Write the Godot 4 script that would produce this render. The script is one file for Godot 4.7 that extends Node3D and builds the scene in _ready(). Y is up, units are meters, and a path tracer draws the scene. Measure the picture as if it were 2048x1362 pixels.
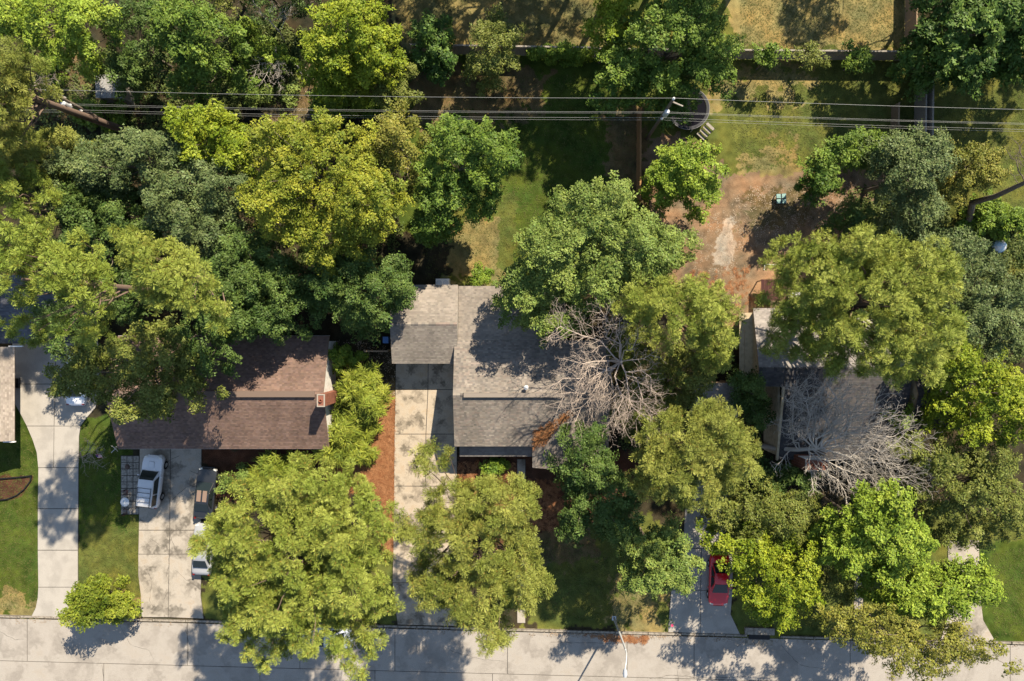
extends Node3D
# A suburban block seen straight down from a drone. x east, z south (down in the picture), y up.
const H := 62.0       # height of the camera over the ground
const S := 22.0       # photograph pixels for a metre of ground
const SHX := -0.55    # where a shadow falls for each metre of height
const SHZ := 0.97

var taken := {}
var M := {}
var LEAF := {}
var DENSE := 22.0
var rng := RandomNumberGenerator.new()

# ------------------------------------------------------------------ helpers
func P(px: float, py: float, h := 0.0) -> Vector3:
	var k := (H - h) / H / S
	return Vector3((px - 1024.0) * k, h, (py - 681.0) * k)

func G(px: float, py: float) -> Vector2:
	return Vector2((px - 1024.0) / S, (py - 681.0) / S)

func numbered(called: String) -> String:
	if not taken.has(called):
		taken[called] = 0
		return called
	taken[called] += 1
	return "%s_%03d" % [called, taken[called]]

func thing(called: String, label: String, category: String, at := Vector3.ZERO, turn := 0.0, group := "") -> Node3D:
	var o := Node3D.new()
	o.name = numbered(called)
	add_child(o)
	o.position = at
	o.rotation.y = turn
	o.set_meta("label", label)
	o.set_meta("category", category)
	if group != "":
		o.set_meta("group", group)
	return o

func structure(called: String) -> Node3D:
	var o := Node3D.new()
	o.name = numbered(called)
	add_child(o)
	o.set_meta("kind", "structure")
	return o

func part(parent: Node, called: String, mesh: Mesh, mat: Material, at := Vector3.ZERO) -> MeshInstance3D:
	var o := MeshInstance3D.new()
	o.name = called
	o.mesh = mesh
	o.material_override = mat
	o.position = at
	parent.add_child(o, true)
	return o

class MB:
	var v := PackedVector3Array()
	var n := PackedVector3Array()
	var c := PackedColorArray()
	var smooth := false
	var col := Color(1, 1, 1)

	func tri(a: Vector3, b: Vector3, d: Vector3) -> void:   # counter-clockwise from outside
		v.push_back(a); v.push_back(d); v.push_back(b)
		c.push_back(col); c.push_back(col); c.push_back(col)
		if smooth:
			var f := (b - a).cross(d - a).normalized()
			n.push_back(f); n.push_back(f); n.push_back(f)

	func quad(a: Vector3, b: Vector3, d: Vector3, e: Vector3) -> void:
		tri(a, b, d)
		tri(a, d, e)

	func ntri(a: Vector3, na: Vector3, b: Vector3, nb: Vector3, d: Vector3, nd: Vector3) -> void:
		v.push_back(a); v.push_back(d); v.push_back(b)
		n.push_back(na); n.push_back(nd); n.push_back(nb)
		c.push_back(col); c.push_back(col); c.push_back(col)

	func box(at: Vector3, size: Vector3, b := Basis.IDENTITY) -> void:
		var h := size * 0.5
		var p := []
		for k in 8:
			p.append(at + b * Vector3(h.x if k & 1 else -h.x, h.y if k & 2 else -h.y, h.z if k & 4 else -h.z))
		quad(p[4], p[5], p[7], p[6]); quad(p[1], p[0], p[2], p[3])
		quad(p[0], p[4], p[6], p[2]); quad(p[5], p[1], p[3], p[7])
		quad(p[2], p[6], p[7], p[3]); quad(p[0], p[1], p[5], p[4])

	func tube(pts: Array, rad: Array, sides := 6, cap := true) -> void:
		var rings := []
		var axis := Vector3.ZERO
		for i in pts.size():
			var d: Vector3 = (pts[mini(i + 1, pts.size() - 1)] - pts[maxi(i - 1, 0)])
			d = d.normalized() if d.length() > 1e-6 else Vector3.UP
			var s := d.cross(Vector3(0.31, 0.12, 0.94)).normalized() if axis == Vector3.ZERO else (axis - d * axis.dot(d)).normalized()
			axis = s
			var t := d.cross(s)
			var ring := []
			for k in sides:
				var a := TAU * k / sides
				ring.append([pts[i] + (s * cos(a) + t * sin(a)) * rad[i], s * cos(a) + t * sin(a)])
			rings.append(ring)
		for i in rings.size() - 1:
			for k in sides:
				var k2 := (k + 1) % sides
				var a = rings[i][k]; var b = rings[i][k2]; var d = rings[i + 1][k2]; var e = rings[i + 1][k]
				if smooth:
					ntri(a[0], a[1], b[0], b[1], d[0], d[1])
					ntri(a[0], a[1], d[0], d[1], e[0], e[1])
				else:
					quad(a[0], b[0], d[0], e[0])
		if cap:
			for k in range(1, sides - 1):
				tri(rings[-1][0][0], rings[-1][k][0], rings[-1][k + 1][0])
				tri(rings[0][0][0], rings[0][k + 1][0], rings[0][k][0])

	func prism(poly: PackedVector2Array, y0: float, y1: float, bevel := 0.0) -> void:
		if Geometry2D.is_polygon_clockwise(poly):
			poly = poly.duplicate()
			poly.reverse()
		var top := poly
		if bevel > 0.0:
			var off := Geometry2D.offset_polygon(poly, -bevel)
			if off.size() == 1 and off[0].size() == poly.size():
				top = off[0]
		var idx := Geometry2D.triangulate_polygon(top)
		for i in range(0, idx.size(), 3):
			var a := top[idx[i]]; var b := top[idx[i + 1]]; var d := top[idx[i + 2]]
			tri(Vector3(a.x, y1, a.y), Vector3(d.x, y1, d.y), Vector3(b.x, y1, b.y))
		for i in poly.size():
			var a := poly[i]; var b := poly[(i + 1) % poly.size()]
			quad(Vector3(a.x, y0, a.y), Vector3(b.x, y0, b.y), Vector3(b.x, y1 - bevel, b.y), Vector3(a.x, y1 - bevel, a.y))

	func lathe(at: Vector3, prof: Array, sides := 16, b := Basis.IDENTITY) -> void:   # prof: [radius, height]
		for i in prof.size() - 1:
			for k in sides:
				var a0 := TAU * k / sides
				var a1 := TAU * (k + 1) / sides
				var p = func(q, a): return at + b * Vector3(cos(a) * q[0], q[1], -sin(a) * q[0])
				var w = p.call(prof[i], a0); var x = p.call(prof[i], a1); var y = p.call(prof[i + 1], a1); var z = p.call(prof[i + 1], a0)
				tri(w, x, y)
				tri(w, y, z)

	func done() -> ArrayMesh:
		var m := ArrayMesh.new()
		if v.is_empty():
			return m
		var a := []
		a.resize(Mesh.ARRAY_MAX)
		a[Mesh.ARRAY_VERTEX] = v
		a[Mesh.ARRAY_COLOR] = c
		if smooth:
			a[Mesh.ARRAY_NORMAL] = n
		m.add_surface_from_arrays(Mesh.PRIMITIVE_TRIANGLES, a)
		return m

func box_mesh(size: Vector3, bevel := 0.0) -> ArrayMesh:
	var m := MB.new()
	if bevel <= 0.0:
		m.box(Vector3.ZERO, size)
	else:
		var h := size * 0.5
		m.prism(PackedVector2Array([Vector2(-h.x, -h.z), Vector2(h.x, -h.z), Vector2(h.x, h.z), Vector2(-h.x, h.z)]), -h.y, h.y, bevel)
	return m.done()

# ------------------------------------------------------------------ materials
func noise(freq: float, octaves := 4, kind := FastNoiseLite.TYPE_SIMPLEX_SMOOTH, sd := 1) -> FastNoiseLite:
	var n := FastNoiseLite.new()
	n.noise_type = kind
	n.frequency = freq
	n.fractal_octaves = octaves
	n.seed = sd
	return n

func ramp(stops: Array) -> Gradient:
	var g := Gradient.new()
	var o := PackedFloat32Array()
	var c := PackedColorArray()
	for s in stops:
		o.push_back(s[0])
		c.push_back(s[1].linear_to_srgb())
	g.offsets = o
	g.colors = c
	return g

func ntex(freq: float, octaves: int, stops: Array, sd := 1, size := 512, kind := FastNoiseLite.TYPE_SIMPLEX_SMOOTH) -> NoiseTexture2D:
	var t := NoiseTexture2D.new()
	t.width = size
	t.height = size
	t.seamless = true
	t.noise = noise(freq, octaves, kind, sd)
	t.color_ramp = ramp(stops)
	return t

func lin(r: float, g: float, b: float) -> Color:
	return Color(r, g, b)

func grey(v: float) -> Color:
	return Color(v, v, v)

func mat(c: Color, rough := 0.85, metal := 0.0) -> StandardMaterial3D:
	var m := StandardMaterial3D.new()
	m.albedo_color = c.linear_to_srgb()
	m.roughness = rough
	m.metallic = metal
	m.metallic_specular = 0.35
	return m

func tinted(rough := 0.85) -> StandardMaterial3D:   # colour from the vertices
	var m := mat(Color(1, 1, 1), rough)
	m.vertex_color_use_as_albedo = true
	return m

func grained(c: Color, rough: float, tex: Texture2D, metres: float, fine: Texture2D = null, fine_metres := 1.0) -> StandardMaterial3D:
	var m := mat(c, rough)
	m.albedo_texture = tex
	m.uv1_triplanar = true
	m.uv1_world_triplanar = true
	m.uv1_scale = Vector3.ONE / metres
	if fine:
		m.detail_enabled = true
		m.detail_blend_mode = BaseMaterial3D.BLEND_MODE_MUL
		m.detail_albedo = fine
		m.detail_uv_layer = BaseMaterial3D.DETAIL_UV_2
		m.uv2_triplanar = true
		m.uv2_world_triplanar = true
		m.uv2_scale = Vector3.ONE / fine_metres
	return m

func leafy(trans := 0.34) -> StandardMaterial3D:
	var m := mat(Color(1, 1, 1), 0.55)
	m.vertex_color_use_as_albedo = true
	m.backlight_enabled = true
	m.backlight = Color(trans, trans, trans * 0.75)
	m.metallic_specular = 0.3
	return m

func make_materials() -> void:
	var fine := ntex(0.06, 5, [[0.15, grey(0.55)], [0.5, grey(0.9)], [0.8, grey(1.0)]], 5)
	var speck := ntex(0.16, 4, [[0.2, grey(0.6)], [0.5, grey(0.92)], [0.8, grey(1.0)]], 9)
	var streak := ntex(0.012, 6, [[0.2, lin(0.74, 0.73, 0.72)], [0.45, lin(0.92, 0.91, 0.9)], [0.62, lin(1, 1, 1)], [0.9, lin(0.95, 0.92, 0.88)]], 12)
	streak.noise.domain_warp_enabled = true
	streak.noise.domain_warp_amplitude = 60.0
	var blotch := ntex(0.014, 6, [[0.15, lin(0.5, 0.48, 0.45)], [0.36, lin(0.74, 0.72, 0.69)], [0.6, lin(0.94, 0.92, 0.89)], [0.85, lin(1, 0.99, 0.96)]], 21)
	blotch.noise.domain_warp_enabled = true
	blotch.noise.domain_warp_amplitude = 40.0
	var stain := ntex(0.011, 6, [[0.16, lin(0.36, 0.35, 0.33)], [0.32, lin(0.64, 0.62, 0.59)], [0.48, lin(0.88, 0.86, 0.82)], [0.62, lin(1, 0.98, 0.95)], [0.9, lin(0.92, 0.84, 0.74)]], 23)
	stain.noise.domain_warp_enabled = true
	stain.noise.domain_warp_amplitude = 55.0
	M.road = grained(lin(0.37, 0.343, 0.31), 0.9, streak, 16.0, fine, 1.3)
	M.drive_new = grained(lin(0.4, 0.375, 0.34), 0.9, ntex(0.01, 5, [[0.2, grey(0.86)], [0.6, grey(1.0)]], 31), 8.0, fine, 1.2)
	M.drive_old = grained(lin(0.4, 0.37, 0.33), 0.9, stain, 13.0, speck, 1.1)
	M.drive_stained = grained(lin(0.44, 0.385, 0.315), 0.9, stain, 9.0, speck, 1.1)
	M.joint = mat(lin(0.06, 0.055, 0.05), 0.95)
	M.kerb = grained(lin(0.33, 0.3, 0.26), 0.9, blotch, 3.0, speck, 1.0)
	M.paver = grained(lin(0.34, 0.32, 0.29), 0.9, blotch, 2.2, speck, 0.8)
	M.shingle = tinted(0.92)
	M.deck = mat(lin(0.24, 0.17, 0.11), 0.95)
	M.white_wall = grained(lin(0.74, 0.73, 0.69), 0.8, streak, 3.0)
	M.tan_wall = grained(lin(0.5, 0.415, 0.28), 0.8, streak, 3.0)
	M.grey_wall = grained(lin(0.45, 0.43, 0.4), 0.8, streak, 3.0)
	M.fascia = mat(lin(0.68, 0.67, 0.64), 0.7)
	M.brick = tinted(0.9)
	M.mortar = mat(lin(0.3, 0.27, 0.235), 0.95)
	M.sunlit_flashing = mat(lin(0.72, 0.72, 0.7), 0.5)
	M.wood = grained(lin(0.3, 0.215, 0.14), 0.9, ntex(0.03, 5, [[0.2, grey(0.55)], [0.5, grey(0.85)], [0.8, grey(1.0)]], 41), 1.2)
	M.wood_grey = grained(lin(0.34, 0.31, 0.27), 0.9, ntex(0.03, 5, [[0.2, grey(0.5)], [0.5, grey(0.85)], [0.8, grey(1.0)]], 43), 1.2)
	M.wood_orange = grained(lin(0.36, 0.2, 0.09), 0.9, ntex(0.03, 5, [[0.2, grey(0.6)], [0.5, grey(0.85)], [0.8, grey(1.0)]], 45), 1.2)
	M.bark = grained(lin(0.2, 0.165, 0.13), 0.95, ntex(0.05, 5, [[0.2, grey(0.45)], [0.5, grey(0.8)], [0.8, grey(1.0)]], 51), 0.9)
	M.bark_pine = grained(lin(0.19, 0.135, 0.105), 0.95, ntex(0.06, 5, [[0.2, grey(0.45)], [0.5, grey(0.8)], [0.8, grey(1.0)]], 53), 0.7)
	M.dead = grained(lin(0.46, 0.385, 0.33), 0.9, ntex(0.05, 4, [[0.2, grey(0.6)], [0.5, grey(0.9)], [0.8, grey(1.0)]], 55), 0.8)
	M.dead_pale = grained(lin(0.5, 0.46, 0.41), 0.9, ntex(0.05, 4, [[0.2, grey(0.6)], [0.5, grey(0.9)], [0.8, grey(1.0)]], 57), 0.8)
	M.dead_white = grained(lin(0.58, 0.54, 0.48), 0.9, ntex(0.05, 4, [[0.2, grey(0.6)], [0.5, grey(0.9)], [0.8, grey(1.0)]], 58), 0.8)
	M.leaf = leafy()
	M.needle = leafy(0.24)
	M.litter = tinted(0.95)
	M.glass = mat(lin(0.012, 0.018, 0.018), 0.06)
	M.glass.metallic_specular = 0.5
	M.rubber = mat(lin(0.012, 0.012, 0.012), 0.8)
	M.rim = mat(lin(0.5, 0.5, 0.5), 0.35, 0.9)
	M.black = mat(lin(0.012, 0.012, 0.013), 0.5)
	M.steel = mat(lin(0.5, 0.51, 0.52), 0.4, 0.7)
	M.galv = mat(lin(0.52, 0.55, 0.58), 0.5, 0.3)
	M.wire = mat(lin(0.33, 0.34, 0.34), 0.6, 0.2)
	M.white = mat(lin(0.75, 0.75, 0.74), 0.5)
	M.lens = mat(lin(0.6, 0.6, 0.55), 0.15)
	M.tail = mat(lin(0.25, 0.01, 0.01), 0.2)
	M.net = mat(lin(0.008, 0.008, 0.012), 0.95)
	M.net.metallic_specular = 0.1
	M.teal = mat(lin(0.2, 0.33, 0.32), 0.5)
	M.blue = mat(lin(0.1, 0.22, 0.5), 0.4)
	M.pale_blue = mat(lin(0.5, 0.65, 0.75), 0.4)
	M.red_brown = mat(lin(0.05, 0.018, 0.017), 0.8)
	M.metal_roof = grained(lin(0.36, 0.37, 0.38), 0.6, blotch, 2.0, speck, 0.7)
	M.pink = mat(lin(0.55, 0.05, 0.14), 0.7)

func paint(c: Color, rough := 0.3) -> StandardMaterial3D:
	var m := mat(c, rough)
	m.clearcoat_enabled = true
	m.clearcoat = 0.8
	m.clearcoat_roughness = 0.06
	m.metallic_specular = 0.5
	return m

# ------------------------------------------------------------------ ground
func make_ground() -> void:
	# what the ground is made of, by place: turf, worn turf, bare soil, leaf mould and one painted lawn shadow, pine straw, pale sand
	var W := 1024
	var HH := 1024
	var metres := 112.0
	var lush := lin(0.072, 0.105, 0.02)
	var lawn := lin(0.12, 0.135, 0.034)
	var dry := lin(0.25, 0.205, 0.085)
	var worn := lin(0.16, 0.12, 0.06)
	var soil := lin(0.25, 0.178, 0.118)
	var mould := lin(0.052, 0.045, 0.028)
	var straw := lin(0.27, 0.115, 0.05)
	var sand := lin(0.42, 0.35, 0.28)
	var mulch := lin(0.1, 0.05, 0.032)
	var areas := [
		[lush, [[-60, 800], [30, 800], [85, 900], [85, 1240], [-60, 1240]], 5],
		[dry, [[-60, 1180], [85, 1190], [80, 1240], [-60, 1240]], 22],
		[mulch, [[-60, 955], [66, 950], [62, 965], [40, 990], [15, 1003], [-60, 1000]], 3],
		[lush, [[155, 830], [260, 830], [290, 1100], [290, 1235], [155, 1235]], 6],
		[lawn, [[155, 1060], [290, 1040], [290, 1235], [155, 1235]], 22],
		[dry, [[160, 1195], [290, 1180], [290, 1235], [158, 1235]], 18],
		[lawn, [[400, 1120], [800, 1050], [790, 1250], [405, 1240]], 14],
		[mulch, [[400, 890], [700, 890], [690, 1000], [420, 1000]], 10],
		[mould, [[655, 640], [800, 640], [800, 790], [655, 800]], 8],
		[worn, [[740, 765], [800, 770], [800, 860], [740, 860]], 14],
		[straw, [[745, 810], [800, 800], [795, 1110], [772, 1110], [730, 1000], [640, 960], [640, 900]], 10],
		[lush, [[800, 70], [1300, 70], [1300, 560], [800, 560]], 14],
		[worn, [[800, 130], [1100, 130], [1080, 230], [800, 250]], 22],
		[worn, [[1200, 200], [1290, 200], [1290, 420], [1220, 420]], 18],
		[lawn, [[880, 380], [1030, 380], [1030, 560], [840, 580]], 10],
		[dry, [[905, 430], [1000, 430], [1000, 560], [890, 560]], 14],
		[mould, [[780, 470], [905, 470], [880, 600], [780, 620]], 16],  # brownish shadow on the back lawn put into the ground colour
		[mulch, [[910, 900], [1330, 900], [1180, 1090], [1060, 1120], [900, 1060]], 10],
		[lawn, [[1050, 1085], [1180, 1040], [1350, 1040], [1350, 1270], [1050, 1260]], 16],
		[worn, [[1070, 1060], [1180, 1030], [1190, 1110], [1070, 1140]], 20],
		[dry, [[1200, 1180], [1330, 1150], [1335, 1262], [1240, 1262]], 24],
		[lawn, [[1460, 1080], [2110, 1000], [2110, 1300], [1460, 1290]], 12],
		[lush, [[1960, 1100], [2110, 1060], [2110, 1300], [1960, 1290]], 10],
		[lin(0.19, 0.165, 0.07), [[790, -60], [1230, -60], [1230, 105], [790, 105]], 12],
		[dry, [[900, -60], [1010, -60], [1000, 90], [890, 90]], 14],
		[lawn, [[1200, -60], [1840, -60], [1840, 105], [1200, 105]], 12],
		[dry, [[1440, -60], [1840, -60], [1830, 102], [1480, 102]], 20],
		[lawn, [[1290, 100], [2110, 100], [2110, 560], [1290, 520]], 10],
		[dry, [[1430, 130], [1640, 135], [1600, 190], [1440, 200]], 34],
		[dry, [[1500, 290], [1590, 285], [1600, 350], [1490, 350]], 36],
		[lin(0.26, 0.178, 0.112), [[1290, 260], [1400, 280], [1450, 350], [1600, 340], [1760, 340], [1760, 470], [1640, 660], [1350, 660], [1300, 480]], 14],
		[worn, [[1480, 400], [1620, 370], [1620, 440], [1500, 470]], 22],
		[sand, [[1442, 440], [1474, 430], [1470, 500], [1456, 540], [1425, 535], [1440, 490]], 14],
		
		[lawn, [[1880, 330], [2110, 330], [2110, 480], [1880, 480]], 8],
		[worn, [[560, 130], [680, 130], [660, 250], [520, 260]], 14],
		[worn, [[80, 120], [190, 110], [180, 230], [60, 240]], 16],
	]
	var img := Image.create_empty(W, HH, false, Image.FORMAT_RGBF)
	img.fill(mould)
	var n1 := noise(0.035, 4, FastNoiseLite.TYPE_SIMPLEX_SMOOTH, 3).get_image(W, HH, false, false, false)
	var n2 := noise(0.035, 4, FastNoiseLite.TYPE_SIMPLEX_SMOOTH, 4).get_image(W, HH, false, false, false)
	var n3 := noise(0.11, 4, FastNoiseLite.TYPE_SIMPLEX_SMOOTH, 6).get_image(W, HH, false, false, false)
	var n4 := noise(0.012, 5, FastNoiseLite.TYPE_SIMPLEX_SMOOTH, 8).get_image(W, HH, false, false, false)
	var k := metres / W
	for ar in areas:
		var poly := PackedVector2Array()
		var lo := Vector2(1e9, 1e9)
		var hi := Vector2(-1e9, -1e9)
		for q in ar[1]:
			var g := G(q[0], q[1])
			var t := Vector2(g.x / k + W / 2.0, g.y / k + HH / 2.0)
			poly.push_back(t)
			lo = lo.min(t)
			hi = hi.max(t)
		var wob: float = float(ar[2]) * 3.6 / S / k
		var col: Color = ar[0]
		for iy in range(maxi(0, int(lo.y - wob)), mini(HH, int(hi.y + wob))):
			for ix in range(maxi(0, int(lo.x - wob)), mini(W, int(hi.x + wob))):
				var a := n1.get_pixel(ix, iy).r - 0.5
				var b := n2.get_pixel(ix, iy).r - 0.5
				var d := n3.get_pixel(ix, iy).r - 0.5
				if Geometry2D.is_point_in_polygon(Vector2(ix + (a + d * 0.7) * wob, iy + (b - d * 0.7) * wob), poly):
					img.set_pixel(ix, iy, col)
	# patches in the turf and soil: tone varies from place to place
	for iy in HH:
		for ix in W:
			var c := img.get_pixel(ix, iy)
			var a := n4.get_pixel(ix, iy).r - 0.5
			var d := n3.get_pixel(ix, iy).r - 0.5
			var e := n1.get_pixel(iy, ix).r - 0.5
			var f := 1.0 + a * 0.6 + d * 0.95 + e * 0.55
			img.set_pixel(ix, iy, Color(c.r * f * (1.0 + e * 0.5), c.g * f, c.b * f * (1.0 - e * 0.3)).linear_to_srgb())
	img.convert(Image.FORMAT_RGB8)
	var m := mat(Color(1, 1, 1), 0.97)
	m.metallic_specular = 0.1
	m.albedo_texture = ImageTexture.create_from_image(img)
	m.uv1_triplanar = true
	m.uv1_world_triplanar = true
	m.uv1_scale = Vector3.ONE / metres
	m.uv1_offset = Vector3(0.5, 0.5, 0.5)
	m.detail_enabled = true
	m.detail_blend_mode = BaseMaterial3D.BLEND_MODE_MUL
	m.detail_albedo = ntex(0.09, 5, [[0.22, grey(0.36)], [0.5, grey(0.82)], [0.75, grey(1.0)]], 61)
	m.detail_uv_layer = BaseMaterial3D.DETAIL_UV_2
	m.uv2_triplanar = true
	m.uv2_world_triplanar = true
	m.uv2_scale = Vector3.ONE / 3.1
	var g := MB.new()
	g.quad(Vector3(-400, 0, 400), Vector3(400, 0, 400), Vector3(400, 0, -400), Vector3(-400, 0, -400))
	var o := part(self, "ground", g.done(), m)
	o.set_meta("kind", "structure")

func poly_px(pts: Array) -> PackedVector2Array:
	var r := PackedVector2Array()
	for q in pts:
		r.push_back(G(q[0], q[1]))
	return r

func slabs(owner_node: Node3D, called: String, polys: Array, m: Material, y1 := 0.06, gap := 0.022) -> void:
	var base := MB.new()
	var r := RandomNumberGenerator.new()
	r.seed = 7
	for q in polys:
		var poly := poly_px(q)
		base.prism(poly, -0.05, y1 - 0.025)
		var off := Geometry2D.offset_polygon(poly, -gap)
		if off.is_empty():
			continue
		var b := MB.new()
		b.prism(off[0], 0.0, y1 + r.randf_range(-0.004, 0.004), 0.008)
		part(owner_node, called, b.done(), m)
	part(owner_node, "joint_bed", base.done(), M.joint)

func crack(owner_node: Node3D, pts: Array, y := 0.068, w := 0.02) -> void:
	var b := MB.new()
	var r := RandomNumberGenerator.new()
	r.seed = int(pts[0][0] * 31 + pts[0][1])
	var fine := []
	for i in pts.size() - 1:
		var a := G(pts[i][0], pts[i][1])
		var d := G(pts[i + 1][0], pts[i + 1][1])
		var n := maxi(2, int(a.distance_to(d) / 0.35))
		for j in n:
			fine.append(a.lerp(d, float(j) / n) + Vector2(r.randf_range(-1, 1), r.randf_range(-1, 1)) * 0.06)
	for i in fine.size() - 1:
		var a: Vector2 = fine[i]
		var d: Vector2 = fine[i + 1]
		var s := (d - a).orthogonal().normalized() * w * r.randf_range(0.4, 1.0)
		b.quad(Vector3(a.x - s.x, y, a.y - s.y), Vector3(a.x + s.x, y, a.y + s.y), Vector3(d.x + s.x, y, d.y + s.y), Vector3(d.x - s.x, y, d.y - s.y))
	part(owner_node, "crack", b.done(), M.joint)

func kerb_y(px: float) -> float:   # photograph row of the kerb
	return 1230.0 + px * 0.0264

func make_street() -> void:
	var road := structure("road")
	# two rows of concrete slabs, upper and lower lane
	var up := []
	var xs := [-420, -265, 55, 375, 600, 790, 1015, 1254, 1388, 1700, 2020, 2340, 2660]
	for i in xs.size() - 1:
		var a: float = xs[i]
		var b: float = xs[i + 1]
		up.append([[a, kerb_y(a) + 6], [b, kerb_y(b) + 6], [b, kerb_y(b) + 91], [a, kerb_y(a) + 91]])
	var xl := [-420, -110, 208, 520, 750, 985, 1356, 1660, 1980, 2300, 2660]
	for i in xl.size() - 1:
		var a: float = xl[i]
		var b: float = xl[i + 1]
		up.append([[a, kerb_y(a) + 91], [b, kerb_y(b) + 91], [b, kerb_y(b) + 180], [a, kerb_y(a) + 180]])
	slabs(road, "slab", up, M.road, 0.03, 0.016)
	crack(road, [[375, 1245], [372, 1262], [378, 1285], [377, 1329]], 0.036)
	crack(road, [[205, 1330], [206, 1345], [209, 1370]], 0.036)
	crack(road, [[1500, 1268], [1478, 1290], [1468, 1300]], 0.036)
	crack(road, [[1355, 1340], [1357, 1356], [1345, 1357]], 0.036)
	crack(road, [[1100, 1283], [1160, 1285], [1254, 1287]], 0.036, 0.014)
	crack(road, [[560, 1250], [640, 1256], [700, 1250], [790, 1262]], 0.036, 0.016); crack(road, [[900, 1300], [960, 1318], [1015, 1322]], 0.036, 0.016)
	crack(road, [[1560, 1290], [1600, 1330], [1660, 1340]], 0.036, 0.016); crack(road, [[0, 1262], [30, 1280], [55, 1276]], 0.036, 0.014); crack(road, [[240, 1250], [262, 1290], [300, 1300], [310, 1328]], 0.036, 0.012)
	crack(road, [[1300, 1358], [1340, 1350], [1420, 1356], [1500, 1352]], 0.036, 0.02)
	# kerbs: stones along both sides, low across the driveways
	var kerb := structure("kerb")
	var gaps := [[62, 160], [282, 408], [792, 918], [1336, 1480], [1492, 1545], [1880, 1990]]
	var x := -420.0
	while x < 2660.0:
		var x2 := x + 66.0
		var low := false
		for g in gaps:
			if x + 33.0 > g[0] and x + 33.0 < g[1]:
				low = true
		if not (x + 33.0 > 1492 and x + 33.0 < 1545):
			var b := MB.new()
			b.prism(poly_px([[x + 0.2, kerb_y(x) - 1], [x2 - 0.2, kerb_y(x2) - 1], [x2 - 0.2, kerb_y(x2) + 4], [x + 0.2, kerb_y(x) + 4]]), -0.05, 0.075 if low else 0.15, 0.02)
			part(kerb, "kerb_stone", b.done(), M.kerb)
		var c := MB.new()
		c.prism(poly_px([[x + 0.2, kerb_y(x) + 181], [x2 - 0.2, kerb_y(x2) + 181], [x2 - 0.2, kerb_y(x2) + 186], [x + 0.2, kerb_y(x) + 186]]), -0.05, 0.15, 0.02)
		part(kerb, "kerb_stone", c.done(), M.kerb)
		x = x2
	# storm drain
	var d := thing("storm_drain", "concrete storm drain inlet with dark slot in the kerb beside the pale driveway", "drain", Vector3(G(1518, 1275).x, 0, G(1518, 1275).y), -0.0264)
	var t := MB.new()
	t.prism(PackedVector2Array([Vector2(-1.35, -0.95), Vector2(1.35, -0.95), Vector2(1.35, -0.3), Vector2(-1.35, -0.3)]), 0.0, 0.2, 0.02)
	part(d, "lid", t.done(), M.kerb)
	var t2 := MB.new()
	t2.box(Vector3(0, 0.05, -0.08), Vector3(1.9, 0.1, 0.42))
	part(d, "inlet_slot", t2.done(), M.black)
	for k in 3:
		part(d, "apron_slab", box_mesh(Vector3(0.83, 0.05, 0.52), 0.01), M.kerb, Vector3(-0.87 + k * 0.87, 0.03, 0.44))

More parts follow.
